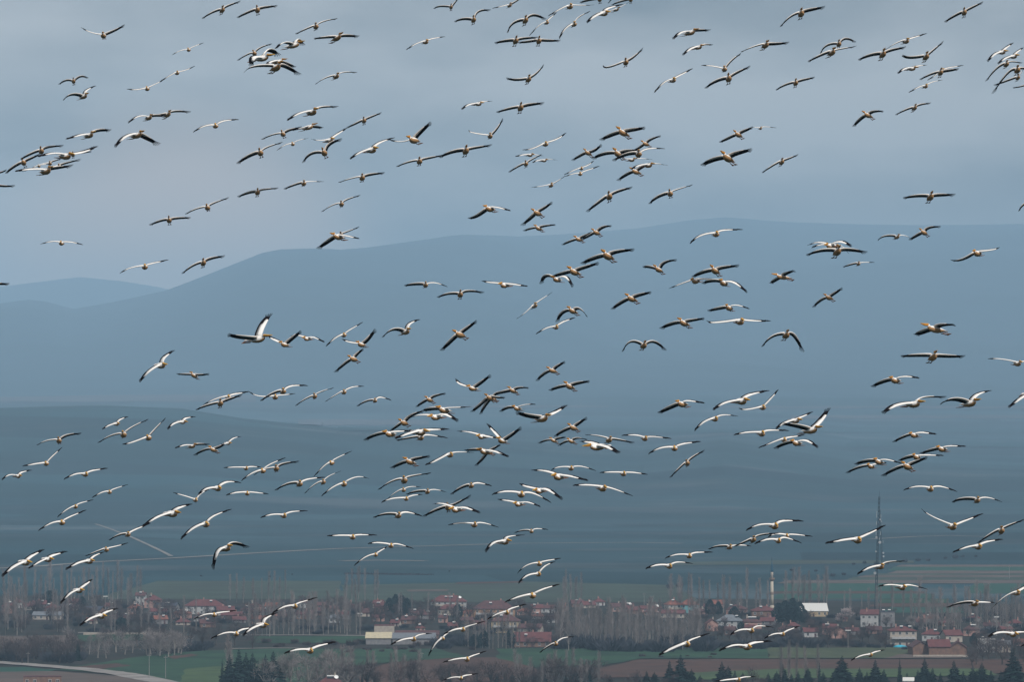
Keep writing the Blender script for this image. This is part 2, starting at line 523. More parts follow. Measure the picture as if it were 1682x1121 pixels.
M_wall = {
 'w': mat('white_render', (0.42, 0.42, 0.41), 0.9, scale=0.7, color2=(0.36, 0.36, 0.36)),
 'y': mat('cream_render', (0.48, 0.37, 0.22), 0.9, scale=0.7, color2=(0.36, 0.28, 0.18)),
 't': mat('beige_render', (0.42, 0.37, 0.31), 0.9, scale=0.7, color2=(0.33, 0.29, 0.25)),
 'p': mat('pink_render', (0.42, 0.25, 0.21), 0.9, scale=0.7, color2=(0.33, 0.20, 0.17)),
 'o': mat('ochre_render', (0.38, 0.22, 0.13), 0.9, scale=0.7, color2=(0.30, 0.18, 0.11)),
 'g': mat('grey_render', (0.24, 0.23, 0.23), 0.9, scale=0.7, color2=(0.17, 0.165, 0.17)),
 'n': mat('brown_brick', (0.22, 0.13, 0.095), 0.9, scale=0.7, color2=(0.15, 0.095, 0.075)),
 'a': mat('teal_render', (0.16, 0.34, 0.36), 0.9, scale=0.7, color2=(0.12, 0.26, 0.28)),
}
M_glass = mat('window_glass', (0.025, 0.03, 0.038), 0.15, spec=0.5)
M_frame = mat('window_frame', (0.55, 0.55, 0.54), 0.6)
M_white = mat('white_paint', (0.78, 0.78, 0.76), 0.5)
M_steel = mat('dark_steel', (0.018, 0.035, 0.045), 0.7, scale=0.5, color2=(0.012, 0.025, 0.033))
M_pole = mat('weathered_pole', (0.26, 0.25, 0.24), 0.8, scale=0.8, color2=(0.2, 0.19, 0.18))
M_lead = mat('blue_lead', (0.020, 0.085, 0.135), 0.6, scale=0.6, color2=(0.015, 0.065, 0.11))
M_stone = mat('pale_stone', (0.52, 0.46, 0.37), 0.85, scale=0.6, color2=(0.42, 0.37, 0.30))
M_stone2 = mat('brown_stone', (0.26, 0.20, 0.16), 0.85, scale=0.6, color2=(0.2, 0.155, 0.125))
M_tarp = mat('blue_tarpaulin', (0.03, 0.36, 0.50), 0.5)

# window: frame with a recessed pane, shared by every house
wf = MB()
for (a, b, c, d) in ((-.62,-.52,-.7,.7),(.52,.62,-.7,.7),(-.52,.52,.6,.7),(-.52,.52,-.7,-.6),(-.04,.04,-.6,.6)):
    wf.box(a, b, -.06, .05, c, d)
ME_frame = wf.me('window', M_frame)
wp = MB(); wp.box(-.53, .53, -.02, .03, -.62, .62)
ME_pane = wp.me('pane', M_glass)
dm = MB(); dm.box(-.5, .5, -.05, .04, 0, 2.1)
ME_door = dm.me('door', M_roof['b'])
sh = MB()
sh.add([(-.9,-.7,.1),(.9,-.7,.1),(.9,.5,1.0),(-.9,.5,1.0),(-.9,-.66,.02),(.9,-.66,.02),(.9,.54,.92),(-.9,.54,.92)],
       [(0,1,2,3),(7,6,5,4),(0,4,5,1),(1,5,6,2),(2,6,7,3),(3,7,4,0)], 1)
sh.bar((-1.0, .7, 1.25), (1.0, .7, 1.25), .34, .34, 8, 0)
for x in (-.8, .8):
    sh.bar((x, .7, 0), (x, .7, 1.0), .05, .05, 4, 0)
ME_solar = sh.me('solar_heater', [M_white, M_glass])
dsh = MB()
dsh.lathe([(.05, 0), (.05, .5)], 6)
dsh.lathe([(.02, .5), (.35, .56), (.55, .72), (.5, .74), (.3, .62), (.02, .56)], 10)
ME_dish = dsh.me('satellite_dish', M_white)

def roof_mesh(W, Dp, z, hr, kind, over, mi_roof, wallm):
    m = MB()
    x, y = W / 2 + over, Dp / 2 + over
    t = 0.22
    if kind == 'hip':
        k = min(x, y) * 0.95
        top = [(-x + k, 0, z + hr), (x - k, 0, z + hr)] if x > y else [(0, -y + k, z + hr), (0, y - k, z + hr)]
        base = [(-x,-y,z),(x,-y,z),(x,y,z),(-x,y,z)]
        low = [(a, b, c - t) for a, b, c in base]
        v = base + top + low
        if x > y: f = [(0,1,5,4),(2,3,4,5),(1,2,5),(3,0,4)]
        else: f = [(1,2,5,4),(3,0,4,5),(0,1,4),(2,3,5)]
        f += [(9,8,7,6),(6,7,1,0),(7,8,2,1),(8,9,3,2),(9,6,0,3)]
        m.add(v, f)
    elif kind == 'gable':
        v = [(-x,-y,z),(x,-y,z),(x,0,z+hr),(-x,0,z+hr),(-x,y,z),(x,y,z)]
        v += [(a, b, c - t) for a, b, c in v]
        f = [(0,1,2,3),(3,2,5,4),(7,6,9,8),(8,9,10,11),(0,6,7,1),(4,5,11,10),(0,3,9,6),(3,4,10,9),(1,7,8,2),(2,8,11,5)]
        m.add(v, f)
    elif kind == 'front':   # gable end towards the viewer
        v = [(-x,-y,z),(-x,y,z),(0,y,z+hr),(0,-y,z+hr),(x,-y,z),(x,y,z)]
        v += [(a, b, c - t) for a, b, c in v]
        f = [(3,2,1,0),(4,5,2,3),(6,7,8,9),(9,8,11,10),(0,1,7,6),(5,4,10,11),(0,6,9,3),(3,9,10,4),(1,2,8,7),(2,5,11,8)]
        m.add(v, f)
    elif kind == 'shed':
        v = [(-x,-y,z),(x,-y,z),(x,y,z+hr),(-x,y,z+hr)]
        v += [(a, b, c - t) for a, b, c in v]
        m.add(v, [(0,1,2,3),(7,6,5,4),(0,4,5,1),(1,5,6,2),(2,6,7,3),(3,7,4,0)])
    else:
        m.box(-x, x, -y, y, z, z + 0.35)
    return m.me('roof', M_roof[mi_roof])

def building(name, cat, label, x0, x1, ytop, ybase, roof='r', wall='w', kind='hip', depth=None, rot=None,
             storeys=None, frac=0.42, chimney=True, solar=1, balcony=False, wins=True, dish=False, ground_row=None):
    g = ground((x0 + x1) / 2, ground_row or ybase)
    s = g.y / FPX
    W = (x1 - x0) * s * 0.97
    Ht = (ybase - ytop) * s
    if ground_row: Ht = (ground_row - ytop) * s
    rnd = random.Random(int(x0 * 31 + ytop * 7))
    rot = R(rnd.uniform(-16, 16)) if rot is None else R(rot)
    Dp = depth or min(W * 0.85, 11)
    W = max(3.0, (W - abs(math.sin(rot)) * Dp) / math.cos(rot)) * 0.98
    hr = 0.35 if kind == 'flat' else min(Ht * frac, Dp * 0.36 if kind in ('hip', 'gable', 'shed') else W * .42)
    hw = Ht - hr
    t = link(name, None, loc=(g.x, g.y + Dp * 0.5, 0), label=label, cat=cat)
    t.rotation_euler = (0, 0, rot)
    over = 0.05 if kind == 'flat' else 0.45
    wm = MB()
    x, y = W / 2, Dp / 2
    if kind == 'gable':
        yy = y / (y + over)
        v = [(-x,-y,-.3),(x,-y,-.3),(x,y,-.3),(-x,y,-.3),(-x,-y,hw),(x,-y,hw),(x,y,hw),(-x,y,hw),(-x,0,hw+hr*yy-.25),(x,0,hw+hr*yy-.25)]
        wm.add(v, [(0,3,2,1),(0,1,5,4),(2,3,7,6),(1,2,6,9,5),(3,0,4,8,7),(4,5,9,8),(6,7,8,9)])
    elif kind == 'front':
        xx = x / (x + over)
        v = [(-x,-y,-.3),(x,-y,-.3),(x,y,-.3),(-x,y,-.3),(-x,-y,hw),(x,-y,hw),(x,y,hw),(-x,y,hw),(0,-y,hw+hr*xx-.25),(0,y,hw+hr*xx-.25)]
        wm.add(v, [(0,3,2,1),(0,1,5,8,4),(2,3,7,9,6),(1,2,6,5),(3,0,4,7),(4,8,9,7),(8,5,6,9)])
    elif kind == 'shed':
        v = [(-x,-y,-.3),(x,-y,-.3),(x,y,-.3),(-x,y,-.3),(-x,-y,hw-.23),(x,-y,hw-.23),(x,y,hw+hr*.93-.23),(-x,y,hw+hr*.93-.23)]
        wm.add(v, [(0,3,2,1),(0,1,5,4),(2,3,7,6),(1,2,6,5),(3,0,4,7),(4,5,6,7)])
    else:
        wm.box(-x, x, -y, y, -.3, hw - (0.23 if kind == 'hip' else 0.003))
    link('wall', wm.me('wall', M_wall[wall]), t)
    rf = link('roof', roof_mesh(W, Dp, hw, hr, kind, over, roof, wall), t)
    if chimney and kind != 'flat':
        cm = MB()
        cx = rnd.uniform(-.25, .25) * W
        cm.box(cx - .35, cx + .35, .3, 1.0, hw + hr * .5, hw + hr + .9)
        cm.box(cx - .45, cx + .45, .2, 1.1, hw + hr + .9, hw + hr + 1.05)
        link('chimney', cm.me('chimney', M_wall['p' if wall != 'p' else 't']), rf)
    for k in range(solar):
        so = link('solar_heater', ME_solar, t)
        so.location = (rnd.uniform(-.3, .3) * W, -Dp * .24 if kind != 'flat' else 0, hw + hr * (.55 if kind != 'flat' else 1.0))
        so.scale = (.8, .8, .8)
    if dish:
        so = link('satellite_dish', ME_dish, t)
        so.location = (W * .32, -Dp * .2, hw + hr * .5)
        so.rotation_euler = (R(50), 0, R(20)); so.scale = (1.8,) * 3
    if wins:
        ns = storeys or max(1, round(hw / 3.1))
        nw = max(2, min(6, int(W / 3.3)))
        sh_ = hw / ns
        for fl in range(ns):
            for k in range(nw):
                wx = -x + W * (k + .5) / nw
                if fl == 0 and k == nw // 2:
                    d = link('door', ME_door, t); d.location = (wx, -y - .03, 0)
                    continue
                w = link('window', ME_frame, t)
                w.location = (wx, -y - .03, fl * sh_ + sh_ * .55)
                sc = min(1.25, sh_ / 2.2)
                w.scale = (1.15, 1, sc)
                link('pane', ME_pane, w)
    if balcony:
        b = MB()
        z = hw * .5
        b.box(-x * .9, x * .9, -y - 1.5, -y - .005, z - .15, z)
        b.box(-x * .9, x * .9, -y - 1.5, -y - 1.42, z, z + .95)
        for xx in (-x * .9 + .06, x * .9 - .06):
            b.box(xx - .06, xx + .06, -y - 1.42, -y - .005, z, z + .95)
        link('balcony', b.me('balcony', M_wall['w' if wall != 'w' else 't']), t)
    return t

H = building
# back row, from the west
H('village_house','house','brick red house at the western end of the town, behind thin poplars',0,27,989,1009,'r','p')
H('village_house','house','small house with a white gable and red roof, second house from the western edge',20,38,985,1000,'r','w',solar=0)
H('village_house','house','house with a bright red edged roof above the long pale outbuilding',72,98,993,1008,'r','n')
H('outbuilding','shed','long pale flat outbuilding with dark openings below the red edged roof',52,104,1006,1019,'g','t','gable',chimney=False,solar=0,storeys=1)
H('barn','barn','long dark barn standing behind the gliding white pelican',133,172,997,1012,'d','n','gable',chimney=False,solar=0)
H('village_house','house','orange roofed house in front of the stacked roofs',209,234,992,1010,'o','p')
H('village_house','house','highest house with grey walls and a white gable behind the orange roof',222,240,974,995,'b','w','gable')
H('village_house','house','red house with solar heater, upslope of the orange roofed house',236,265,978,1000,'r','p',solar=2)
H('village_house','house','wide red roofed house with a bright white front wall',244,274,1000,1013,'r','w','gable',rot=0,solar=1)
H('village_house','house','dark blue roofed building among the red roofs',252,294,991,1005,'d','g','gable',chimney=False,solar=2)
H('village_house','house','red roofed house with pale annex in front of the white villa',280,314,1002,1018,'o','p',dish=True)
H('villa','house','large white villa with a broad brick red hipped roof',300,370,986,1010,'r','w','hip',depth=13,rot=5,solar=1)
H('village_house','house','red roofed house on the downhill side of the large white villa',352,386,997,1012,'r','t','gable',solar=1)
H('village_house','house','narrow dark red house with a wooden porch beside the white minaret like pole',394,416,996,1012,'b','n',rot=3)
H('village_house','house','low red roofed row house between villa and poplar row',362,400,1006,1019,'r','n','gable',solar=0)
H('village_house','house','small house with a blue front behind the poplar row',430,452,1000,1015,'r','a','gable',solar=1)
H('village_house','house','brown roofed house behind the western end of the poplar row',404,432,990,1006,'b','p',solar=0)
H('village_house','house','red roofed house in the middle of the poplar row',486,516,1004,1018,'r','n','gable',solar=1)
H('village_house','house','pale walled house with grey roof behind the poplar row',536,560,1010,1024,'g','w','hip',solar=0)
H('village_house','house','brown brick house above the cream barn, upslope',580,606,992,1010,'b','n',solar=0)
H('village_house','house','pink house with a solar heater near the dark pines',614,638,990,1008,'r','p','gable',solar=2)
H('village_house','house','low pink house between the pines and the cream barn',610,632,1010,1022,'r','p','gable',solar=0)
H('apartment_house','house','tallest apartment house with stepped red roof and solar heaters',706,768,979,1003,'r','w','hip',depth=12,rot=-4,storeys=2,solar=3,balcony=True,dish=True)
H('village_house','house','red roofed wing just below the tallest apartment house',716,762,994,1012,'r','t','hip',solar=0)
H('village_house','house','low orange walled house next to the wide maroon roof',758,778,1003,1016,'o','o','gable',solar=0)
H('apartment_house','house','ochre apartment house under a wide maroon hipped roof',774,848,988,1019,'b','o','hip',depth=14,rot=4,storeys=2,solar=1,balcony=True)
H('apartment_house','house','cream apartment house with balcony and brown roof',806,856,1010,1041,'b','y','hip',depth=13,rot=-5,storeys=2,solar=1,balcony=True,frac=.36)
H('village_house','house','bright crimson roofed house behind the cream apartment house',870,893,994,1008,'r','p','gable',solar=1)
H('village_house','house','long red roofed farmhouse with brown walls, east of the cream house',843,908,1040,1064,'r','n','gable',depth=15,rot=-3,solar=1,frac=.62)
H('village_house','house','brown roofed farmhouse above the long red farmhouse',850,894,1026,1042,'b','t','gable',solar=0)
H('barn','barn','cream roofed end of the long field barn',600,643,1041,1060,'c','g','shed',depth=12,rot=0,chimney=False,solar=0,wins=False)
H('barn','barn','grey roofed long field barn with a white gable end',643.5,716,1042,1060,'g','g','shed',depth=12,rot=0,chimney=False,solar=0,wins=False)
H('outbuilding','shed','square red topped block rising behind the cream barn roof',614,648,1028,1050,'r','t','flat',depth=9,rot=0,chimney=False,solar=0,wins=False)
H('village_house','house','long dark red roof behind the grey barn',648,722,1037,1052,'b','n','gable',rot=0,solar=0)
H('village_house','house','long pinkish roof behind the bare grove, its western half',1003,1042,992,1006,'b','p','gable',solar=1,dish=True)
H('village_house','house','low pink walled house behind the bare grove, beside the orange villa',1048,1088,996,1007,'r','p','gable',solar=1,dish=True)
H('villa','house','orange roofed villa with white and teal walls behind the grove',1091,1122,985,1008,'o','w','hip',storeys=2,solar=1,balcony=True)
H('villa','house','teal fronted house with an orange roof adjoining the orange villa',1117,1148,985,1008,'o','a','hip',storeys=2,solar=0)
H('village_house','house','pale house with an orange roof in front of the teal villa',1082,1128,1003,1016,'r','t','gable',solar=0)
H('village_house','house','dark roofed white house west of the mosque',1176,1222,1011,1034,'g','w','hip',solar=1,rot=-6)
H('village_house','house','crimson gabled house beside the dark roofed white house',1158,1180,1018,1038,'r','p','front',solar=0)
H('village_house','house','maroon roofed house with satellite gear in front of the mosque',1216,1252,1014,1034,'b','p','hip',solar=3)
H('village_house','house','red house upslope and west of the mosque',1192,1230,994,1012,'b','p','hip',solar=1)
H('mosque_hall','mosque','red roofed prayer hall at the foot of the minaret',1234,1278,997,1014,'r','n','hip',depth=13,rot=0,solar=1)
H('warehouse','warehouse','white roofed warehouse with a cream wall among dark cedars',1312,1361,993,1014,'w','y','shed',depth=14,rot=0,chimney=False,solar=0,frac=.55)
H('village_house','house','low white walled house with red roof below the warehouse',1318,1346,1032,1048,'r','w','gable',solar=0)
H('village_house','house','crimson house beside the blossoming tree',1350,1378,1026,1044,'r','p','gable',solar=2)
H('village_house','house','dusky pink house hidden by shrubs, west of the pole lamp',1362,1392,1030,1050,'b','p','front',solar=0)
H('villa','house','white villa with a slanting red roof at the foot of the mast',1413,1446,1003,1031,'r','w','shed',depth=9,rot=-6,storeys=2,solar=0,frac=.25)
H('villa','house','grey flat topped half of the white villa by the mast',1446,1472,1006,1031,'d','g','flat',rot=-4,storeys=2,solar=2,chimney=False)
H('apartment_house','house','three storey beige house with a red roof and balcony',1459,1507,1030,1063,'r','t','hip',depth=12,rot=3,storeys=3,solar=2,balcony=True,frac=.22)
H('village_house','house','white fronted house with a red roof east of the beige house',1514,1549,1035,1054,'r','w','hip',solar=1)
H('village_house','house','red roofed house with white wall beside the white fronted one',1546,1582,1036,1056,'r','t','gable',solar=0)
H('village_house','house','small maroon roofed house with solar tank among eastern poplars',1582,1612,1027,1046,'b','p','hip',solar=2)
H('barn','barn','brown barn with its gable facing the fields, westernmost of three',1495,1527,1054,1078,'b','n','front',depth=16,rot=4,chimney=False,solar=0,wins=False)
H('barn','barn','middle red roofed barn of the three brown barns',1524,1562,1052,1079,'r','n','gable',depth=12,rot=2,chimney=False,solar=0,wins=False)
H('barn','barn','brown barn with its gable facing the fields, easternmost of three',1560,1592,1055,1079,'b','n','front',depth=16,rot=-4,chimney=False,solar=0,wins=False)
H('village_house','house','white walled house at the eastern edge behind tall spruces',1606,1638,1051,1073,'w','w','flat',solar=1,chimney=False,rot=-3,storeys=1)
H('village_house','house','pale annex next to the white walled eastern house',1638,1662,1053,1073,'g','t','gable',solar=1)
H('brick_shed','shed','brick shed with dark openings beside the road at the near corner',34,102,1112,1128,'b','n','flat',depth=8,rot=6,chimney=False,solar=0,storeys=1,ground_row=1129)
H('greenhouse','greenhouse','low white walled building among spruces at the lower frame edge',1484,1502,1114,1126,'w','w','gable',chimney=False,solar=0,ground_row=1138)
H('village_house','house','arched red roofed farm building with antennas, by the near bare trees',524,560,1111,1132,'r','p','hip',solar=2,dish=True,ground_row=1140)

# lower houses half hidden by the trees, all along the town
hrnd = random.Random(77)
for k, (x, yb) in enumerate(((48,1003),(64,1000),(112,1004),(122,996),(150,1026),(182,1004),(190,1018),(206,1022),(262,1026),(300,1028),(326,1022),(340,1032),(392,1024),(424,1026),(446,1004),(462,1018),(474,1006),(500,1000),(520,1012),(532,1002),(552,1006),(566,1018),(572,1000),(596,1014),(622,1000),(650,1030),(672,1026),(684,1014),(690,1040),(700,1018),(728,1024),(744,1034),(768,1026),(788,1034),(862,1012),(884,1018),(900,1008),(912,1024),(925,1006),(948,998),(966,1000),(984,996),(1040,1010),(1066,1012),(1150,1012),(1164,1004),(1178,1000),(1290,1040),(1304,1036),(1262,1028),(1276,1022),(1232,1040),(1200,1044),(1400,1044),(1436,1042),(1384,1022),(1512,1028),(1530,1024),(1556,1030),(1600,1022),(1630,1034),(1652,1040),(1668,1030),(1676,1062))):
    w = hrnd.uniform(16, 30); h = hrnd.uniform(10, 14)
    rc = hrnd.choice('rrrbbbo'); wc = hrnd.choice('ptnngwt')
    rn = {'r': 'red', 'b': 'maroon', 'o': 'orange'}[rc]
    wn = {'p': 'pink', 't': 'beige', 'n': 'brown', 'g': 'grey', 'w': 'white'}[wc]
    X, Y = pct(x, yb - h)
    H('village_house', 'house', '%s roofed %s house half hidden by trees, %s percent across, %s down' % (rn, wn, X, Y), x - w / 2, x + w / 2, yb - h, yb, rc, wc,
      hrnd.choice(('gable', 'hip', 'gable')), solar=hrnd.choice((0, 0, 1)), frac=hrnd.uniform(.4, .55))

# blue tarpaulin heap beside the beige house
g = ground(1478, 1065)
tp = MB(); tp.lathe([(2.6, -.1), (2.3, .8), (1.2, 1.3), (.2, 1.45)], 9)
link('tarpaulin', tp.me('tarpaulin', M_tarp, True), loc=(g.x, g.y, 0), label='bright blue tarpaulin over a heap in front of the beige house', cat='tarpaulin').scale = (1.5, .8, 1)

# long field wall pieces
for (xa, xb, yb, lab) in ((1500, 1590, 1081, 'low pale wall running in front of the three brown barns'), (137, 262, 1044, 'long low pale wall beside the western footpath')):
    a, b = ground(xa, yb), ground(xb, yb)
    wl = MB(); wl.box(a.x, b.x, -.2, .2, -.2, 1.3)
    link('field_wall', wl.me('field_wall', M_wall['t']), loc=(0, a.y, 0), label=lab, cat='wall')

# minaret
g = ground(1268, 1005)
s = g.y / FPX
mn = link('minaret', None, loc=(g.x, g.y, 0), label='tall stone minaret with a blue conical cap rising above the town', cat='minaret')
mn.scale = (.86, .86, 1)
def zz(row): return (1005 - row) * s
p = MB(); p.box(-1.6, 1.6, -1.6, 1.6, -.3, zz(998)); p.lathe([(1.7, zz(998)), (1.32, zz(995))], 8)
link('base', p.me('base', M_stone), mn)
p = MB(); p.lathe([(1.25, zz(996)), (1.18, zz(977)), (1.12, zz(954))], 12); link('shaft', p.me('shaft', M_stone, True), mn)
p = MB(); p.lathe([(1.16, zz(978)), (1.45, zz(977)), (1.45, zz(974)), (1.14, zz(973))], 12); link('ring', p.me('ring', M_stone2), mn)
p = MB(); p.lathe([(1.1, zz(956)), (1.5, zz(954.5)), (2.0, zz(952.8)), (2.1, zz(952.8)), (2.1, zz(950)), (1.95, zz(950)), (1.95, zz(952.2)), (1.0, zz(952.2))], 14)
link('balcony', p.me('balcony', M_stone2), mn)
p = MB(); p.lathe([(.95, zz(952.5)), (.9, zz(946)), (1.0, zz(945.5)), (1.0, zz(940.2))], 12); link('upper_shaft', p.me('upper_shaft', M_wall['t'], True), mn)
p = MB(); p.lathe([(1.12, zz(940.4)), (1.05, zz(938)), (.62, zz(931)), (.1, zz(923))], 12); sp = link('spire', p.me('spire', M_lead, True), mn)
p = MB(); p.lathe([(.13, zz(923.4)), (.1, zz(921)), (.26, zz(920)), (.1, zz(919)), (.05, zz(915.5))], 8); link('finial', p.me('finial', M_steel), sp)

M_dishg = mat('dull_antenna', (0.34, 0.36, 0.37), 0.7)
# two lattice masts
def lattice(label, px, row_base, row_top, w0, w1, dishes, lean=0.0):
    g = ground(px, row_base)
    s = g.y / FPX
    Ht = (row_base - row_top) * s
    t = link('lattice_mast', None, loc=(g.x, g.y, 0), label=label, cat='mast')
    m = MB()
    nsec = int(Ht / 2.6)
    def cor(k, f):
        w = w0 + (w1 - w0) * f
        a = math.pi / 4 + k * math.pi / 2
        return Vector((math.cos(a) * w * .7 + lean * f, math.sin(a) * w * .7, f * Ht))
    for k in range(4):
        m.bar(cor(k, 0), cor(k, 1), .28, .17, 4)
    br = MB()
    for j in range(nsec):
        f0, f1 = j / nsec, (j + 1) / nsec
        for k in range(4):
            k2 = (k + 1) % 4
            if j % 2: k, k2 = k2, k
            br.bar(cor(k, f0), cor(k2, f1), .11, .11, 3)
            br.bar(cor(k, f1), cor(k2, f1), .05, .05, 3)
    link('leg_frame', m.me('leg_frame', M_steel), t)
    link('bracing', br.me('bracing', M_steel), t)
    rod = MB(); rod.bar((lean, 0, Ht), (lean, 0, Ht + 4), .09, .04, 5)
    link('lightning_rod', rod.me('lightning_rod', M_steel), t)
    for (f, side, r, kind) in dishes:
        d = MB()
        w = (w0 + (w1 - w0) * f) * .7
        if kind == 'dish':
            d.lathe([(.1, -.5), (r, 0), (r, .25), (.05, .3)], 12)
            o = link('dish', d.me('dish', M_dishg), t)
            o.rotation_euler = (R(90), 0, R(12 * side))
            o.location = (side * (w + r * .5) + lean * f, -w - .4, f * Ht)
        else:
            d.box(-.16, .16, -.1, .1, -1.1, 1.1); d.bar((0, .1, 0), (0, .6, 0), .05, .05, 4)
            o = link('panel_antenna', d.me('panel_antenna', M_dishg), t)
            o.location = (side * (w + .7) + lean * f, -w - .3, f * Ht)
    return t
lattice('tall dark steel lattice mast behind the white villa, hung with white dishes', 1438, 1004, 817, 1.25, 0.85,
        [(.33, -1, .9, 'dish'), (.52, -1, .55, 'dish'), (.60, 1, .95, 'dish'), (.645, -1, .7, 'dish'), (.68, -1, 0, 'p'), (.68, 1, 0, 'p'), (.73, 1, .6, 'dish'), (.77, -1, 0, 'p'), (.80, 1, .6, 'dish'), (.83, -1, 0, 'p'), (.83, 1, 0, 'p'), (.86, -1, 0, 'p')], lean=2.6)
lattice('paler lattice mast standing farther off, just east of the dark mast', 1449.5, 934, 838, 1.25, 0.8,
        [(.20, 1, .8, 'dish'), (.26, 1, .8, 'dish'), (.45, 1, 0, 'p'), (.5, -1, 0, 'p'), (.72, 1, 0, 'p'), (.74, -1, 0, 'p'), (.8, 1, .5, 'dish')], lean=-2.2)

# poles and lamps
def pole(kind, label, px, row_base, row_top):
    g = ground(px, row_base)
    h = (row_base - row_top) * g.y / FPX
    t = link('street_lamp' if kind == 'lamp' else 'utility_pole', None, loc=(g.x, g.y, 0), label=label, cat='lamp post' if kind == 'lamp' else 'pole')
    m = MB(); m.bar((0, 0, -.3), (0, 0, h), .17, .11, 6)
    link('post', m.me('post', M_pole), t)
    m = MB()
    if kind == 'lamp':
        m.box(-1.4, 1.4, -.25, .25, h + .003, h + .35)
        link('lamp_head', m.me('lamp_head', M_white), t)
    else:
        m.box(-.9, .9, -.23, -.115, h - .9, h - .7)
        for x in (-.75, 0, .75): m.bar((x, -.17, h - .7), (x, -.17, h - .45), .06, .05, 5)
        link('crossarm', m.me('crossarm', M_pole), t)
    return t
pole('lamp', 'tall floodlight with a flat white head in the shrubs west of the beige house', 1393, 1067, 1037)
pole('lamp', 'floodlight with a flat white head among the eastern poplars', 1637, 1046, 1015)
pole('lamp', 'street lamp above the dark barn on the western side', 173, 1012, 981)
pole('lamp', 'street lamp standing in front of the pink houses near the pines', 591, 1042, 1009)
for px, a, b, lab in ((46, 1092, 1072, 'pole beside the road bend at the western edge'), (245, 1117, 1075, 'taller pole in the green field near the road'), (272, 1116, 1078, 'pole in the green field, beside the taller one'),
    (262, 1042, 993, 'white pole in front of the wide red roofed house with white wall'), (693, 1083, 1072, 'short pole on the field edge below the grey barn'), (1282, 1024, 1004, 'pole in front of the dark cedars by the mosque'),
    (1312, 1024, 998, 'pole between the cedars and the white warehouse'), (1637, 1040, 1020, 'thin pole carrying wires beside the eastern floodlight'), (414, 1010, 986, 'white pole beside the narrow dark red house'), (1058, 1000, 975, 'lone pole behind the middle of the bare grove'),
    (1658, 952, 930, 'lone pole in the far striped fields'), (498, 1000, 978, 'pole behind the poplar row')):
    pole('pole', lab, px, a, b)

# ------------------------------------------------------------------ trees
M_bark = mat('pale_bark', (0.27, 0.245, 0.22), 0.9, scale=0.6, color2=(0.19, 0.175, 0.16), spec=0.1)
M_twig = mat('pale_twigs', (0.25, 0.22, 0.21), 0.95, scale=0.25, color2=(0.165, 0.145, 0.14), spec=0.05)
M_twigd = mat('brown_twigs', (0.098, 0.073, 0.070), 0.95, scale=0.25, color2=(0.056, 0.043, 0.043), spec=0.05)
M_barkd = mat('dark_bark', (0.085, 0.07, 0.06), 0.95, scale=0.5, color2=(0.06, 0.05, 0.045), spec=0.05)
M_twigx = mat('dark_scrub', (0.050, 0.050, 0.060), 0.95, scale=0.3, color2=(0.032, 0.036, 0.046), spec=0.05)
M_needle = mat('spruce_needles', (0.014, 0.036, 0.030), 0.95, scale=0.5, color2=(0.008, 0.020, 0.019), spec=0.1)
M_cedar = mat('cedar_needles', (0.016, 0.032, 0.032), 0.95, scale=0.4, color2=(0.009, 0.020, 0.022), spec=0.1)
M_bloom = mat('blossom', (0.62, 0.52, 0.52), 0.9, scale=0.5, color2=(0.30, 0.25, 0.25), spec=0.05)

def twig(m, a, d, L, w, mi=0):
    """a thin three-sided tapering twig"""
    u = d.orthogonal().normalized(); v = d.cross(u)
    pts = [a + (u * math.cos(t) + v * math.sin(t)) * w for t in (0, 2.094, 4.189)] + [a + d * L]
    m.add(pts, [(0, 1, 3), (1, 2, 3), (2, 0, 3)], mi)

def poplar_mesh(seed, spread):
    r = random.Random(seed)
    tr, cr = MB(), MB()
    H_ = 20.0
    bend = Vector((r.uniform(-.5, .5), r.uniform(-.4, .4), 0))
    def stem(f): return Vector((bend.x * f * f, bend.y * f * f, f * H_))
    for k in range(6):
        f0, f1 = k / 6, (k + 1) / 6
        tr.bar(stem(f0) + Vector((0, 0, -.3 if k == 0 else 0)), stem(f1), .20 * (1 - f0 * .85), .20 * (1 - f1 * .85), 5)
    for k in range(150):
        f = .12 + .86 * (k + r.random()) / 150
        a = r.uniform(0, 6.283)
        up = r.uniform(1.9, 3.6)
        d = Vector((math.cos(a), math.sin(a), up)).normalized()
        L = H_ * spread * r.uniform(.55, 1.2) * (1.25 - .8 * abs(f - .45))
        L = min(L, (1.04 - f) * H_ + 1.0)
        p = stem(f)
        twig(cr, p, d, L, .048)
        for q in range(2):
            b = p + d * L * r.uniform(.3, .7)
            e = (d + Vector((r.uniform(-.5, .5), r.uniform(-.5, .5), r.uniform(0, .3)))).normalized()
            twig(cr, b, e, L * .5, .042)
    return tr.me('trunk', M_bark), cr.me('crown', M_twig)

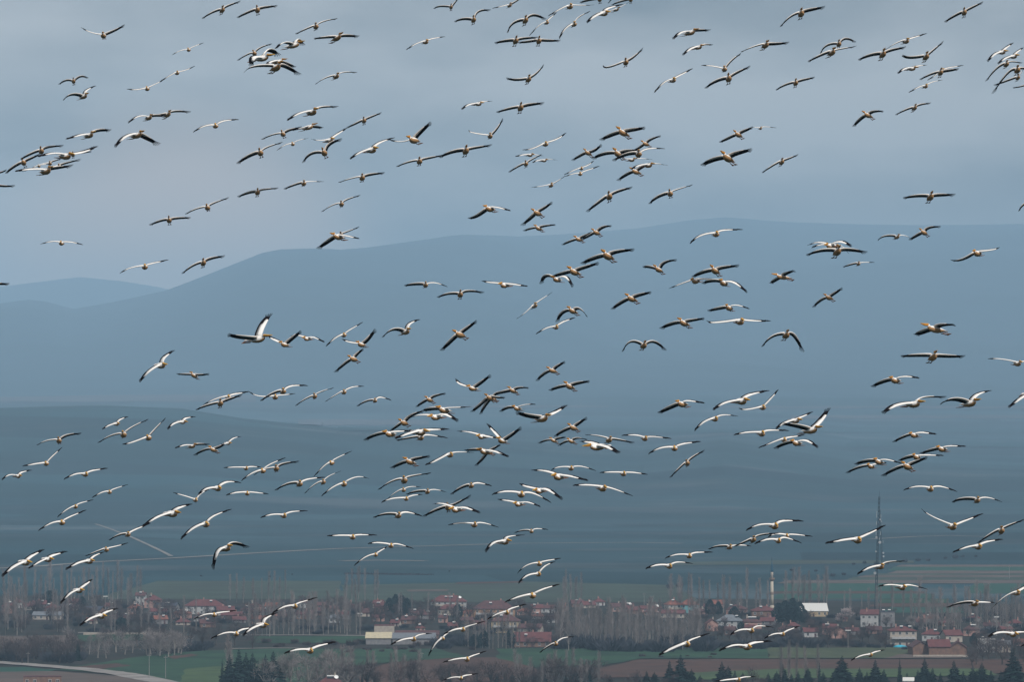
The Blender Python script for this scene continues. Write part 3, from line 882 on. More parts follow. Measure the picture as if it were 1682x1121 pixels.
def broad_mesh(seed, dark, dense=1.0, bloom=False):
    """short trunk, forking limbs and a rounded, uneven haze of twigs"""
    r = random.Random(seed)
    tr, cr = MB(), MB()
    top = Vector((r.uniform(-.4, .4), r.uniform(-.3, .3), 2.2))
    tr.bar((0, 0, -.3), top, .32, .24, 6)
    lobes = []
    n = int(6 * dense) + 2
    for k in range(n):
        a = 6.283 * k / n + r.uniform(-.4, .4)
        q = r.uniform(.5, 3.0)
        c = Vector((math.cos(a) * q, math.sin(a) * q, r.uniform(3.6, 8.2) - q * .5))
        lobes.append((c, r.uniform(1.1, 2.1)))
        knee = top.lerp(c, .5) + Vector((0, 0, .3))
        tr.bar(top, knee, .15, .11, 4); tr.bar(knee, c, .11, .04, 4)
    for c, rad in lobes:
        for q in range(46):
            u = Vector((r.gauss(0, 1), r.gauss(0, 1), r.gauss(0, .9)))
            p = c + u.normalized() * rad * r.random() ** .5
            d = (u.normalized() * .6 + Vector((r.uniform(-.6, .6), r.uniform(-.6, .6), r.uniform(.1, 1.1)))).normalized()
            twig(cr, p, d, r.uniform(.7, 1.8), .055)
            if bloom and q % 2:
                for z in range(3):
                    e = p + d * r.uniform(.2, 1.2)
                    cr.box(e.x - .14, e.x + .14, e.y - .14, e.y + .14, e.z - .11, e.z + .11, 1)
    return tr.me('trunk', M_barkd if dark else M_bark), cr.me('crown', [M_twigd if dark else M_twig, M_bloom])

def shrub_mesh(seed, m_):
    r = random.Random(seed)
    tr, cr = MB(), MB()
    for k in range(5):
        a = r.uniform(0, 6.283)
        tr.bar((0, 0, -.2), (math.cos(a) * .8, math.sin(a) * .8, 1.4), .09, .05, 4)
    for k in range(260):
        a, f = r.uniform(0, 6.283), math.sqrt(r.random())
        p = Vector((math.cos(a) * f * 2.2, math.sin(a) * f * 1.6, r.uniform(.1, 1.0) * (1.9 - f)))
        d = Vector((math.cos(a) * .6 + r.uniform(-.4, .4), math.sin(a) * .6, r.uniform(.4, 1.4))).normalized()
        twig(cr, p, d, r.uniform(.9, 1.9), .085)
    return tr.me('stem', M_barkd), cr.me('foliage', m_)

def spruce_mesh(seed, slim, m_):
    r = random.Random(seed)
    tr, cr = MB(), MB()
    H_ = 16.0
    tr.bar((0, 0, -.3), (0, 0, H_ * .97), .26, .03, 6)
    tiers = 27
    for k in range(tiers):
        f = k / tiers
        z = H_ * (.06 + .93 * f)
        Rr = H_ * slim * (1 - f) ** .92 * r.uniform(.72, 1.15) + .10
        nb = max(5, int(15 * (1 - f)) + 4)
        for q in range(nb):
            a = 6.283 * q / nb + r.uniform(-.3, .3)
            L = Rr * r.uniform(.5, 1.3)
            droop = -.42 + .50 * f + r.uniform(-.12, .12)
            d = Vector((math.cos(a), math.sin(a), 0)); sdv = Vector((-math.sin(a), math.cos(a), 0))
            a0 = Vector((0, 0, z))
            tip = a0 + d * L + Vector((0, 0, droop * L))
            mid = a0 + d * L * .55 + Vector((0, 0, droop * L * .35))
            wd = L * .24 + .08
            th = Vector((0, 0, -.28 - .15 * L))
            v = [a0 + Vector((0, 0, .1)), mid + sdv * wd, tip, mid - sdv * wd, mid + th]
            cr.add(v, [(0, 3, 2, 1), (0, 1, 4), (1, 2, 4), (2, 3, 4), (3, 0, 4)])
    twig(cr, Vector((0, 0, H_ * .95)), Vector((0, 0, 1)), H_ * .07, .12)
    return tr.me('trunk', M_barkd), cr.me('crown', m_)

def cedar_mesh(seed):
    r = random.Random(seed)
    tr, cr = MB(), MB()
    tr.bar((0, 0, -.3), (0, 0, 8), .4, .15, 6)
    for k in range(520):
        a, f = r.uniform(0, 6.283), r.random()
        z = 1.2 + 9.5 * f
        rr = 3.6 * math.sin(math.pi * min(.97, .22 + .74 * f)) * (.45 + .6 * math.sqrt(r.random()))
        c = Vector((math.cos(a) * rr, math.sin(a) * rr, z))
        d = Vector((math.cos(a), math.sin(a), r.uniform(-.2, .8))).normalized()
        u = d.orthogonal().normalized(); w = d.cross(u)
        s_ = r.uniform(.45, .95)
        cr.add([c + d * s_, c + u * s_ * .6, c + w * s_ * .6, c - u * s_ * .6, c - w * s_ * .6],
               [(0, 1, 2), (0, 2, 3), (0, 3, 4), (0, 4, 1), (4, 3, 2, 1)])
    return tr.me('trunk', M_barkd), cr.me('crown', m_cedar())
def m_cedar(): return M_cedar

VAR = {
 'poplar': ([poplar_mesh(10 + k, (.13, .16, .19, .14, .22, .17)[k]) for k in range(6)], 20.0),
 'pale': ([broad_mesh(40 + k, False, 1.1) for k in range(4)], 10.0),
 'brown': ([broad_mesh(50 + k, True, 1.4) for k in range(4)], 10.0),
 'scrub': ([shrub_mesh(60 + k, M_twigx) for k in range(3)], 3.3),
 'brush': ([shrub_mesh(70 + k, M_twigd) for k in range(3)], 3.3),
 'spruce': ([spruce_mesh(80 + k, (.27, .31, .35, .30)[k], M_needle) for k in range(4)], 16.5),
 'slim': ([spruce_mesh(90 + k, (.13, .16)[k], M_needle) for k in range(2)], 16.5),
 'cedar': ([cedar_mesh(95 + k) for k in range(3)], 11.3),
 'bloom': ([broad_mesh(99, False, 1.5, True)], 10.0),
}
NAMES = {'poplar': ('poplar_tree', 'tree', 'bare slender poplar', 'bare poplars in and around the town'),
         'pale': ('bare_tree', 'tree', 'pale leafless spreading tree', 'pale leafless trees around the town'),
         'brown': ('bare_tree', 'tree', 'brown leafless spreading tree', 'brown leafless trees around the town'),
         'scrub': ('shrub', 'shrub', 'dark bluish leafless shrub', 'dark shrubs at the foot of the groves'),
         'brush': ('shrub', 'shrub', 'brown leafless shrub', 'brown shrubs on the field edges'),
         'spruce': ('spruce_tree', 'tree', 'dark green spruce', 'dark spruces nearest the viewer'),
         'slim': ('spruce_tree', 'tree', 'slim dark spruce', 'dark spruces nearest the viewer'),
         'cedar': ('cedar_tree', 'tree', 'rounded dark cedar', 'dark cedars between the houses'),
         'bloom': ('blossoming_tree', 'tree', 'white blossoming tree', 'blossoming trees')}
trnd = random.Random(5)
_tl = {}
def tree(kind, px, row_base, hpx, wide=1.0, label=None):
    var, H0 = VAR[kind]
    a, b = var[trnd.randrange(len(var))]
    nm, cat, lab, grp = NAMES[kind]
    g = ground(px, row_base)
    h = hpx * g.y / FPX
    k = h / H0
    if label is None:
        size = 'short' if hpx < 26 else ('tall' if hpx > 58 else 'mid-height')
        X, Y = pct(px, row_base - hpx)
        label = '%s %s, top %s percent across, %s percent down' % (size, lab, X, Y)
    if kind != 'bloom' and row_base < 1125:
        label = label.replace(', top', ' in town, top') if row_base < 1050 else label.replace(', top', ' by near fields, top')
    if label in _tl:
        old = _tl[label]
        for word in (('nearer ', 'nearest ') if row_base > old else ('farther ', 'farthest ')):
            if word + label not in _tl:
                label = word + label
                break
    _tl[label] = row_base
    t = link(nm, None, loc=(g.x, g.y, 0), label=label, cat=cat, group=grp)
    t.rotation_euler = (0, 0, trnd.uniform(0, 6.283))
    t.scale = (k * wide, k * wide, k)
    link('stem' if nm == 'shrub' else 'trunk', a, t)
    link('foliage' if nm == 'shrub' else 'crown', b, t)
    return t
def grove(kind, n, xa, xb, ba, bb, ha, hb, wide=1.0):
    for k in range(n):
        x = xa + (xb - xa) * (k + trnd.random()) / n
        tree(kind, x, trnd.uniform(ba, bb), trnd.uniform(ha, hb), wide * trnd.uniform(.85, 1.15))

# poplars
grove('poplar', 30, 2, 236, 982, 1002, 34, 64)
grove('poplar', 6, 4, 44, 1030, 1046, 60, 80)
grove('poplar', 4, 84, 112, 1030, 1048, 60, 78)
grove('poplar', 10, 150, 330, 1036, 1050, 46, 62)
grove('poplar', 30, 408, 592, 1038, 1047, 48, 68, 1.1)
grove('poplar', 9, 376, 480, 985, 992, 36, 50)
grove('poplar', 7, 560, 626, 985, 992, 38, 52, 1.2)
grove('poplar', 7, 640, 760, 1015, 1030, 36, 50)
grove('poplar', 16, 762, 856, 1062, 1069, 38, 56)
grove('poplar', 62, 912, 1152, 1050, 1072, 36, 72, 1.35)
grove('poplar', 5, 918, 962, 990, 1002, 44, 54)
grove('poplar', 18, 1098, 1262, 1000, 1014, 44, 66, 1.1)
grove('poplar', 9, 1290, 1362, 992, 1004, 46, 62, 1.15)
grove('poplar', 9, 1380, 1500, 1000, 1020, 34, 54)
grove('poplar', 36, 1496, 1690, 1016, 1048, 34, 72, 1.2)
tree('poplar', 374, 1128, 84, 1.25); tree('poplar', 380, 1128, 70, 1.0)
grove('poplar', 6, 1272, 1345, 1128, 1134, 62, 74, .9)
grove('poplar', 8, 555, 700, 1128, 1138, 52, 66, 1.5)
grove('poplar', 11, 838, 985, 1128, 1138, 48, 66, 1.4)
# leafless broad trees
grove('brown', 15, -5, 132, 1078, 1092, 34, 50)
grove('pale', 14, 95, 300, 1072, 1083, 34, 48)
grove('brown', 12, 150, 420, 1056, 1068, 32, 44)
grove('pale', 6, 240, 300, 1072, 1080, 40, 52)
grove('brown', 12, 590, 720, 1014, 1036, 22, 34)
grove('brown', 10, 440, 600, 1000, 1016, 18, 28)
grove('brown', 9, 60, 230, 1000, 1030, 20, 34)
grove('brown', 12, 850, 930, 1010, 1060, 26, 40)
grove('brown', 14, 1160, 1320, 1050, 1067, 22, 34)
grove('brown', 14, 1330, 1462, 1046, 1068, 24, 38)
grove('pale', 10, 1480, 1690, 1030, 1052, 24, 38)
grove('brown', 14, 1590, 1690, 1066, 1098, 30, 46)
grove('pale', 12, 425, 580, 1128, 1138, 46, 72, 1.1)
grove('brown', 5, 862, 912, 1060, 1070, 18, 26, 1.2)
grove('brown', 18, 570, 980, 1128, 1138, 34, 58, 1.3)
grove('brown', 10, 985, 1280, 1130, 1140, 26, 40)
tree('brown', 784, 1122, 40, label='lone dark leafless tree in the ploughed field'); tree('brown', 1236, 1130, 36)
# small trees between the houses
grove('brown', 40, 0, 300, 1006, 1044, 18, 34, 1.3)
grove('brown', 30, 300, 600, 1008, 1036, 16, 30, 1.3)
grove('brown', 24, 600, 900, 1006, 1046, 16, 34, 1.3)
grove('brown', 22, 1150, 1480, 1012, 1046, 14, 26, 1.3)
grove('brown', 10, 1480, 1690, 1046, 1070, 14, 26, 1.2)
grove('scrub', 30, 0, 420, 1000, 1044, 8, 16, 1.4)
grove('scrub', 34, 420, 920, 1000, 1046, 8, 16, 1.4)
grove('scrub', 34, 1150, 1690, 1012, 1052, 8, 16, 1.4)
# low scrub
grove('scrub', 34, 915, 1160, 1062, 1073, 16, 30, 1.2)
grove('scrub', 12, 0, 140, 1080, 1092, 14, 24, 1.2)
grove('scrub', 9, 250, 345, 1060, 1074, 14, 24, 1.2)
grove('scrub', 16, 1160, 1420, 1060, 1068, 14, 22, 1.2)
grove('scrub', 8, 720, 770, 1050, 1068, 14, 24, 1.2)
grove('brush', 10, 420, 600, 1057, 1066, 9, 14)
grove('brush', 9, 560, 690, 1066, 1074, 6, 10)
grove('brush', 8, 640, 790, 1060, 1070, 9, 15)
grove('brush', 5, 1050, 1200, 1078, 1084, 5, 8)
grove('scrub', 6, 1420, 1520, 1062, 1070, 8, 14)
# hedge far out on the plain, mass of bushes
r_ = random.Random(3)
hg = MB()
for k in range(900):
    px = r_.uniform(566, 712); a = ground(px, 943.6 + r_.uniform(-.5, .5) + (px - 566) * .012)
    if px > 690 and r_.random() < .6: continue
    d = Vector((r_.uniform(-.6, .6), r_.uniform(-.6, .6), 1)).normalized()
    twig(hg, a, d, r_.uniform(.8, 1.9), .35)
link('hedge', hg.me('hedge', M_twigx), kind='stuff')
# far scattered bushes on the field edges in the east
for (px, row, h) in ((1402,927,6),(1420,925,7),(1440,926,8),(1458,926,6),(1487,923,9),(1508,921,8),(1524,921,8),(1553,917,6),(1569,916,9),(1582,914,5),(1603,914,5),(1300,937,6),(1368,946,8),(1386,944,7),(1340,938,6),(1100,966,12),(1116,964,11),(330,946,4),(443,947,4),(738,938,3),(480,943,3)):
    tree('scrub', px, row + 2, h, .75)
# conifers
for (x, top) in ((392,1062),(377,1076),(404,1068),(415,1071),(436,1071),(449,1071),(816,1106),(842,1100),(945,1094),(967,1098),(1047,1107),(1062,1100),(1100,1085),(1118,1073),(1136,1098),(1186,1086),(1196,1094),(1207,1101),(1286,1090),(1276,1100),(1311,1100),(1327,1099),(1383,1078),(1372,1098),(1438,1085),(1424,1102),(1412,1098),(1519,1081),(1508,1098),(1532,1094),(1567,1082),(1598,1090),(1613,1088),(1604,1098),(1664,1060),(1672,1082),(1655,1092),(1075,1104),(1150,1107),(1220,1106),(1262,1105),(1300,1106),(1352,1104),(1396,1103),(1452,1100),(1490,1102),(1545,1103),(1582,1100),(1628,1101),(1644,1104),(1002,1107),(930,1107),(895,1106),(860,1108)):
    tree('spruce', x, 1131 + trnd.uniform(-2, 4), 1132 - top, trnd.uniform(1.3, 1.8))
for (x, top) in ((365,1082),(424,1082),(595,1098),(603,1102),(738,1090),(877,1090),(1346,1088),(1478,1079)):
    tree('slim', x, 1132, 1132 - top)
tree('slim', 128, 1087, 34, 1.5, 'dark cypress between road and green field on the western side')
for (x, b, h, w) in ((1279,1026,36,1.0),(1290,1026,40,1.0),(1302,1026,44,.8),(1313,1024,36,.9),(1322,1026,24,1.1)): tree('cedar', x, b, h, w)
for (x, b, h, w) in ((640,1012,30,1.0),(650,1010,34,.8),(660,1010,32,.9),(668,1012,30,.9),(780,1068,26,1.2),(795,1066,30,1.0),(752,1016,24,1.1),(712,1014,20,1.0),(1180,1012,24,.9),(1166,1012,28,.9),(1206,1018,22,1.2),(1217,1036,14,1.4),(228,1014,18,.9),(198,1040,26,1.2),(205,1040,24,1.0),(82,992,22,1.6),(135,1000,20,1.0),(1600,1062,22,1.0),(1610,1064,24,1.2),(838,1064,30,.9)):
    tree('cedar', x, b, h, w)
tree('slim', 1297, 1026, 44, .8); tree('slim', 1304, 1026, 46, .7)
tree('bloom', 1392, 1018, 22, 1.3, 'white blossoming tree between the warehouse and the mast')
tree('bloom', 1380, 1024, 18, 1.2, 'smaller blossoming tree west of the mast')
BIRDS = '''
134 45 150 53 170 59 187 50 204 41 wdf
97 139 108 132 121 134 133 125 144 128 ddf
209 146 225 147 242 146 255 138 270 130 wwf
264 133 278 125 291 120 304 115 319 108 wwf
333 31 348 21 365 17 376 8 394 1 ddf
390 29 405 21 423 17 437 11 455 9 ddf
486 56 502 48 519 44 534 34 553 30 mmf
517 65 534 62 553 63 570 57 588 58 ddr
283 90 294 84 310 82 321 75 334 70 wwf
519 139 534 129 552 126 566 118 585 118 mmf
713 14 722 10 741 12 746 5 752 -2 ddf
747 36 760 31 778 33 787 18 805 16 ddf
809 14 825 10 837 9 845 3 857 -5 wdf
668 82 682 73 699 69 714 62 730 59 wwf
834 54 842 39 863 34 878 24 896 31 ddf
870 58 884 43 898 37 904 29 914 20 wwf
901 26 918 16 936 11 952 8 975 7 wwf
919 63 927 49 943 40 952 27 969 18 wmf
813 71 829 67 847 68 863 62 883 61 ddf
851 70 867 68 885 68 901 66 920 66 ddf
832 129 848 131 868 131 882 119 893 106 ddf
991 108 1000 110 1028 103 1041 93 1056 79 mdf
1105 66 1117 55 1133 54 1149 48 1167 47 wdr
1121 92 1132 82 1146 78 1159 72 1171 72 wmr
1075 152 1089 137 1105 132 1119 122 1137 112 wwf
1159 145 1174 134 1197 130 1212 118 1232 109 ddf
1153 107 1168 108 1190 114 1203 98 1217 88 wmf
1217 86 1235 78 1257 75 1275 71 1296 69 mdf
1282 44 1296 29 1316 23 1332 15 1355 11 ddf
1275 148 1288 140 1307 137 1323 130 1338 127 ddf
1327 102 1345 92 1366 87 1381 80 1406 75 dmf
1348 88 1357 75 1378 73 1390 63 1405 69 ddf
1410 99 1427 91 1450 90 1467 81 1488 77 ddf
1454 82 1470 72 1488 68 1501 61 1522 54 mwf
1482 91 1495 94 1521 94 1533 82 1550 68 ddf
1474 122 1484 114 1497 113 1510 107 1523 105 wwr
1511 131 1526 123 1545 120 1560 115 1575 113 ddf
1524 131 1537 123 1549 116 1564 110 1582 107 wwf
1493 152 1507 144 1520 142 1533 134 1548 131 wwf
1552 36 1567 26 1584 21 1598 11 1615 3 ddf
390 99 405 90 418 88 430 77 446 72 mmf
456 83 466 72 481 75 489 64 497 72 mdR
415 111 417 97 429 96 442 80 456 88 wdR
439 108 445 103 455 102 471 103 483 108 wdR
405 118 418 109 453 112 469 108 491 121 mdr
964 38 974 29 991 22 1001 12 1023 5 wwr
996 20 1003 18 1012 16 1022 9 1034 2 mmr
1005 8 1016 3 1036 0 1043 -5 1053 -9 ddf
953 4 965 0 985 -1 996 -8 1008 -11 ddf
999 5 1006 -3 1015 -6 1023 -12 1032 -15 ddf
1621 102 1631 91 1645 86 1654 77 1665 69 wwr
1638 106 1649 97 1664 93 1672 84 1682 77 wwr
1620 133 1635 114 1653 106 1664 101 1679 103 dmf
1631 153 1653 122 1671 116 1682 112 1698 114 dmf
1633 140 1652 133 1672 128 1676 121 1682 113 dmf
1664 144 1676 142 1689 140 1697 139 1705 138 dmf
106 166 118 156 137 159 142 148 155 140 dwr
212 203 227 192 244 194 256 189 270 190 wdr
253 190 263 189 275 189 289 182 311 183 ddr
111 230 131 223 146 223 162 213 179 213 wdr
191 243 205 227 224 223 236 223 259 236 wdr
35 262 48 254 68 249 81 241 103 239 ddf
10 285 21 275 39 268 48 261 68 252 ddf
66 259 86 253 107 257 133 249 155 238 wwr
100 261 109 257 120 255 133 251 150 249 ddf
49 279 61 272 82 269 89 264 100 261 wdf
28 283 49 279 75 282 91 275 116 271 wdr
74 277 86 274 97 274 107 268 132 262 wdf
37 282 52 277 64 273 72 270 80 269 wwf
-38 296 -27 287 -14 286 0 283 10 279 ddf
-48 306 -31 304 -16 304 2 305 23 305 ddf
318 217 334 208 354 207 370 198 391 196 wwf
473 199 490 188 512 185 530 175 553 174 wmr
430 229 446 222 465 221 477 213 495 209 mdf
483 216 496 212 506 210 519 207 528 208 ddR
390 269 407 257 428 252 441 241 463 234 dmf
455 247 467 239 481 237 492 230 506 227 wwf
512 229 525 231 541 231 555 219 569 209 wwr
498 267 510 253 533 252 542 236 561 229 ddf
570 210 584 203 598 199 611 191 626 185 ddf
576 262 590 252 610 247 625 233 646 225 wwr
638 228 659 232 680 231 691 216 708 202 wdl
759 181 769 173 785 171 794 166 807 165 wwr
816 185 834 179 855 178 872 171 893 169 ddf
771 214 777 218 805 224 817 210 826 195 wdf
652 274 669 267 689 266 706 259 727 255 mdf
722 259 741 250 765 249 783 242 807 238 ddf
557 300 575 294 595 293 611 286 631 284 mdf
859 246 875 244 896 237 915 228 929 218 wwf
847 258 858 255 870 255 881 254 892 255 wwr
836 283 850 274 864 270 875 261 889 254 ddf
875 268 883 264 893 264 902 261 915 262 wwr
940 263 953 255 966 252 976 247 988 238 ddl
987 229 1003 221 1024 219 1041 213 1059 211 ddl
974 260 991 252 1016 254 1031 248 1048 248 ddl
1042 246 1050 242 1061 237 1071 228 1085 224 ddl
1007 264 1027 254 1049 254 1067 244 1091 244 dwf
1022 259 1029 261 1037 263 1054 260 1071 262 wwr
1015 296 1029 286 1045 283 1055 274 1067 269 ddl
1037 279 1048 273 1064 272 1077 268 1096 270 wwr
927 287 940 281 955 277 966 271 975 264 wwf
928 290 940 286 953 286 966 279 984 273 wwf
1183 233 1195 227 1213 222 1224 214 1236 210 ddl
1234 208 1241 209 1249 211 1258 208 1275 210 wwf
1154 271 1170 262 1196 261 1212 251 1234 247 ddl
1252 284 1266 274 1284 267 1296 260 1311 254 ddf
1403 207 1412 196 1426 190 1436 183 1450 184 ddl
1471 189 1486 181 1502 178 1514 171 1529 169 ddf
67 401 84 397 101 400 118 398 135 402 wwf
246 370 263 363 278 363 295 358 312 358 ddf
305 352 321 344 341 342 353 333 375 325 mmf
391 324 407 317 423 317 435 311 456 309 ddf
467 311 483 304 499 302 511 298 531 298 dwf
529 348 545 338 561 336 572 327 591 321 mmf
521 408 538 396 556 390 574 389 590 393 dwl
528 404 542 394 560 387 572 380 589 373 mmf
770 358 783 354 805 344 821 342 838 347 dwl
857 370 872 357 883 351 893 342 907 333 ddl
860 379 872 375 885 376 897 371 912 370 ddl
873 308 889 306 905 305 915 298 928 289 wmf
964 348 982 333 1001 324 1018 313 1038 308 ddf
1067 335 1079 324 1101 319 1117 310 1137 304 dmf
924 402 934 397 951 394 961 387 972 382 ddl
955 394 967 387 980 383 991 373 1004 372 ddl
956 433 974 424 999 422 1016 413 1041 411 ddl
1134 400 1149 388 1176 385 1191 378 1219 377 wwf
1329 402 1344 398 1364 404 1382 398 1397 406 wwl
1334 407 1349 402 1371 405 1384 405 1394 416 wwf
1325 420 1347 412 1375 415 1397 410 1424 415 ddf
1385 439 1396 435 1410 434 1421 431 1436 431 dwf
1484 326 1503 322 1528 325 1545 320 1569 320 ddf
1674 347 1680 337 1697 331 1714 326 1735 324 ddf
1442 395 1453 388 1473 390 1486 387 1499 393 dwf
1495 394 1505 387 1518 383 1526 374 1544 373 ddl
1565 427 1581 426 1606 417 1628 411 1640 407 mwl
198 449 213 441 238 439 253 432 275 427 wwf
-76 483 -51 471 -29 471 -8 466 14 467 ddf
300 450 315 438 334 433 348 424 368 421 ddf
377 551 397 554 422 558 431 534 442 515 dwR
441 552 450 558 468 567 481 555 495 545 wdl
477 552 488 551 505 557 517 555 533 563 wwl
536 569 549 557 565 551 578 540 595 530 wwf
563 557 574 562 594 567 604 557 617 542 wdl
665 470 678 467 699 469 716 465 734 471 dwf
719 489 735 483 756 485 771 478 794 481 ddf
793 461 807 464 829 469 847 468 866 471 wwl
629 555 645 542 666 546 673 532 688 525 dwr
725 576 738 562 756 551 767 539 783 528 ddl
849 524 864 513 878 503 891 491 906 481 mmf
881 549 896 540 913 538 927 528 944 522 wwf
889 466 896 453 915 460 930 456 940 472 dwl
908 454 923 449 944 448 961 439 983 433 ddl
1057 439 1066 438 1082 444 1092 431 1111 428 ddl
1006 508 1018 498 1038 492 1052 484 1069 481 ddl
915 529 923 514 941 512 953 508 964 521 ddl
1023 578 1035 562 1057 569 1076 562 1093 576 ddf
1086 540 1102 532 1124 532 1138 526 1156 524 ddl
1139 455 1151 448 1175 446 1191 439 1213 437 ddl
1101 473 1119 466 1143 462 1161 459 1176 460 wwl
1155 466 1168 461 1189 466 1208 466 1226 481 dwl
1268 465 1273 460 1286 456 1291 449 1303 446 ddL
1337 505 1347 494 1362 490 1370 482 1383 474 ddl
1164 511 1178 507 1198 507 1212 502 1230 508 dwl
1162 528 1176 530 1215 529 1237 527 1265 527 wwf
1252 570 1267 554 1291 552 1306 553 1319 578 ddf
1508 550 1516 545 1537 542 1547 534 1564 535 ddL
231 628 244 612 264 601 270 587 284 576 wwr
169 706 178 700 191 697 198 689 209 685 wwr
277 706 285 697 299 694 306 687 319 685 wwr
290 615 302 615 319 618 329 616 344 615 ddl
550 612 564 599 581 591 587 581 597 574 ddl
323 674 338 667 362 664 376 656 397 649 ddf
334 666 351 657 375 653 389 647 407 644 wwf
408 643 426 651 452 653 467 649 484 647 wwf
429 659 445 648 465 644 481 634 504 634 dwf
486 667 500 657 517 652 530 643 547 638 mmf
535 660 549 651 565 645 580 636 597 635 mwf
587 668 600 660 616 659 626 653 642 658 dwf
684 669 694 661 706 658 716 650 732 647 ddl
695 676 706 672 730 675 745 670 774 669 dwl
677 686 690 682 717 686 734 682 752 693 wwl
641 709 652 700 664 696 677 682 696 676 ddl
599 724 615 715 641 714 655 709 677 708 dwl
650 721 667 714 689 711 710 706 735 705 wwr
652 724 670 720 691 720 706 715 734 720 dwf
750 623 756 631 777 639 789 629 806 617 wdl
882 626 892 615 908 610 916 601 928 595 ddl
903 642 917 636 936 636 951 629 968 627 ddl
814 648 822 645 843 643 854 637 868 638 ddl
789 681 796 667 809 656 816 646 826 644 ddl
775 677 786 667 805 655 816 653 829 654 ddl
822 677 833 670 850 672 864 665 879 665 dwl
848 678 869 683 890 689 911 678 930 666 dwr
912 718 923 709 942 704 949 696 964 687 ddl
753 709 769 710 792 718 804 718 818 720 wwl
801 697 812 710 825 725 839 715 856 703 wdl
764 741 778 739 797 743 816 743 835 751 dwl
781 766 792 754 803 744 812 736 822 731 ddl
885 729 896 724 910 725 918 720 929 719 ddl
1083 679 1097 671 1121 665 1133 659 1156 663 dwl
1171 674 1188 663 1217 660 1234 648 1263 642 wwr
1214 671 1227 673 1253 670 1266 655 1278 641 wwf
1141 708 1154 695 1174 689 1190 682 1211 684 wwf
1274 705 1286 696 1305 692 1317 685 1335 677 wwr
1284 697 1305 699 1331 708 1349 691 1363 671 dwr
1206 715 1224 711 1251 713 1267 707 1295 708 wwf
1247 736 1269 727 1288 723 1301 718 1321 715 wwf
1274 738 1289 729 1309 729 1326 725 1342 736 dwl
1480 586 1503 584 1532 588 1558 585 1585 586 ddf
1624 590 1642 590 1671 598 1689 594 1704 598 wwf
1434 636 1450 627 1471 626 1488 619 1508 622 dwl
1449 680 1469 667 1500 665 1520 653 1555 653 wmr
1543 664 1564 656 1592 664 1607 648 1629 642 dwr
1655 670 1672 657 1691 649 1704 636 1714 623 wwr
61 732 76 725 97 725 112 715 132 713 mdf
162 728 181 717 203 715 221 700 242 690 mmf
202 730 217 727 244 720 257 703 271 688 wmf
38 766 55 763 76 762 88 748 101 736 wwf
5 789 15 781 29 783 36 776 50 773 wwr
106 788 122 780 140 780 154 773 175 770 wwf
152 818 166 810 180 809 192 802 209 797 wwf
289 737 302 732 315 734 327 730 342 731 wdr
318 749 334 740 351 740 361 734 369 730 ddl
363 731 367 730 374 729 384 720 394 718 wwr
368 769 382 768 404 770 416 767 428 768 wwf
397 790 412 779 432 774 446 762 468 753 wwf
418 781 431 773 454 771 467 762 490 759 mdf
327 813 338 804 357 803 374 792 394 794 wwr
285 810 300 814 321 822 330 811 342 805 wwf
372 814 386 810 406 811 424 810 440 812 wwf
453 806 471 796 492 796 509 787 533 785 dwf
516 783 530 768 545 761 557 751 577 742 wwf
501 811 515 798 531 793 542 782 559 775 mmf
529 815 545 802 565 796 587 784 605 787 wwf
642 770 657 762 674 760 686 753 706 750 ddl
699 764 716 757 739 748 756 743 777 744 wwf
622 805 642 792 664 790 680 782 707 778 mmf
627 826 642 820 667 820 680 814 693 813 wwf
635 822 648 811 663 806 676 800 691 801 mwf
668 813 682 808 702 809 716 805 732 809 dwf
741 813 756 802 774 799 788 794 807 799 dwf
809 813 828 808 856 813 879 812 904 826 wwf
819 821 833 823 852 829 869 826 887 833 wwl
855 795 866 800 887 807 902 806 923 821 wwl
906 773 917 768 938 770 957 767 978 774 wwf
875 773 894 774 918 784 938 783 965 790 wwl
986 777 1001 776 1024 779 1044 777 1063 780 wwf
942 798 961 797 989 803 1012 805 1038 815 wwf
1022 716 1041 715 1059 721 1077 718 1102 721 wwf
918 733 926 727 939 726 949 720 964 723 ddl
962 715 979 716 1000 724 1017 723 1041 728 mmf
956 725 968 727 983 735 998 735 1015 745 wwL
1066 746 1083 737 1108 737 1125 729 1150 726 wwf
1101 785 1115 770 1129 762 1140 750 1157 741 ddf
1469 727 1484 718 1502 716 1516 711 1536 714 dwl
1514 746 1529 740 1548 739 1562 733 1584 734 dwl
1478 758 1489 752 1506 752 1526 748 1548 749 dwl
1451 783 1470 771 1491 768 1503 759 1522 752 ddl
1407 764 1421 758 1444 760 1459 756 1479 762 dwl
1392 778 1408 769 1431 767 1443 762 1455 761 dwl
1485 806 1503 800 1528 804 1547 800 1571 808 wwf
1565 826 1579 820 1605 823 1623 818 1645 825 dwf
95 850 108 839 124 833 135 826 152 822 wwf
64 872 82 861 102 859 118 848 140 839 wwf
180 888 194 880 210 879 225 869 245 861 dwf
236 866 257 851 282 845 295 834 312 829 wwr
141 914 156 908 175 904 190 898 209 893 mwf
110 936 127 926 146 923 156 913 169 908 wwr
6 947 21 933 41 925 53 913 69 904 wwr
49 934 63 925 78 920 89 912 107 907 wwr
101 992 114 977 129 971 141 960 149 953 wwr
133 1028 148 1017 166 1013 177 1005 191 1001 wwr
298 886 315 870 338 862 353 847 378 838 wwf
429 851 445 846 466 848 481 841 504 840 wwf
351 935 357 909 371 902 386 893 406 901 wdr
614 851 632 845 654 848 670 842 693 849 dwf
696 849 714 839 736 835 748 828 773 815 ddf
713 829 726 828 750 838 767 835 788 843 wwl
737 863 754 860 779 863 796 860 818 867 wwf
538 881 556 880 579 883 594 879 618 880 wwf
605 894 619 892 642 897 657 895 678 902 wwf
582 930 598 917 617 912 627 904 635 899 wwf
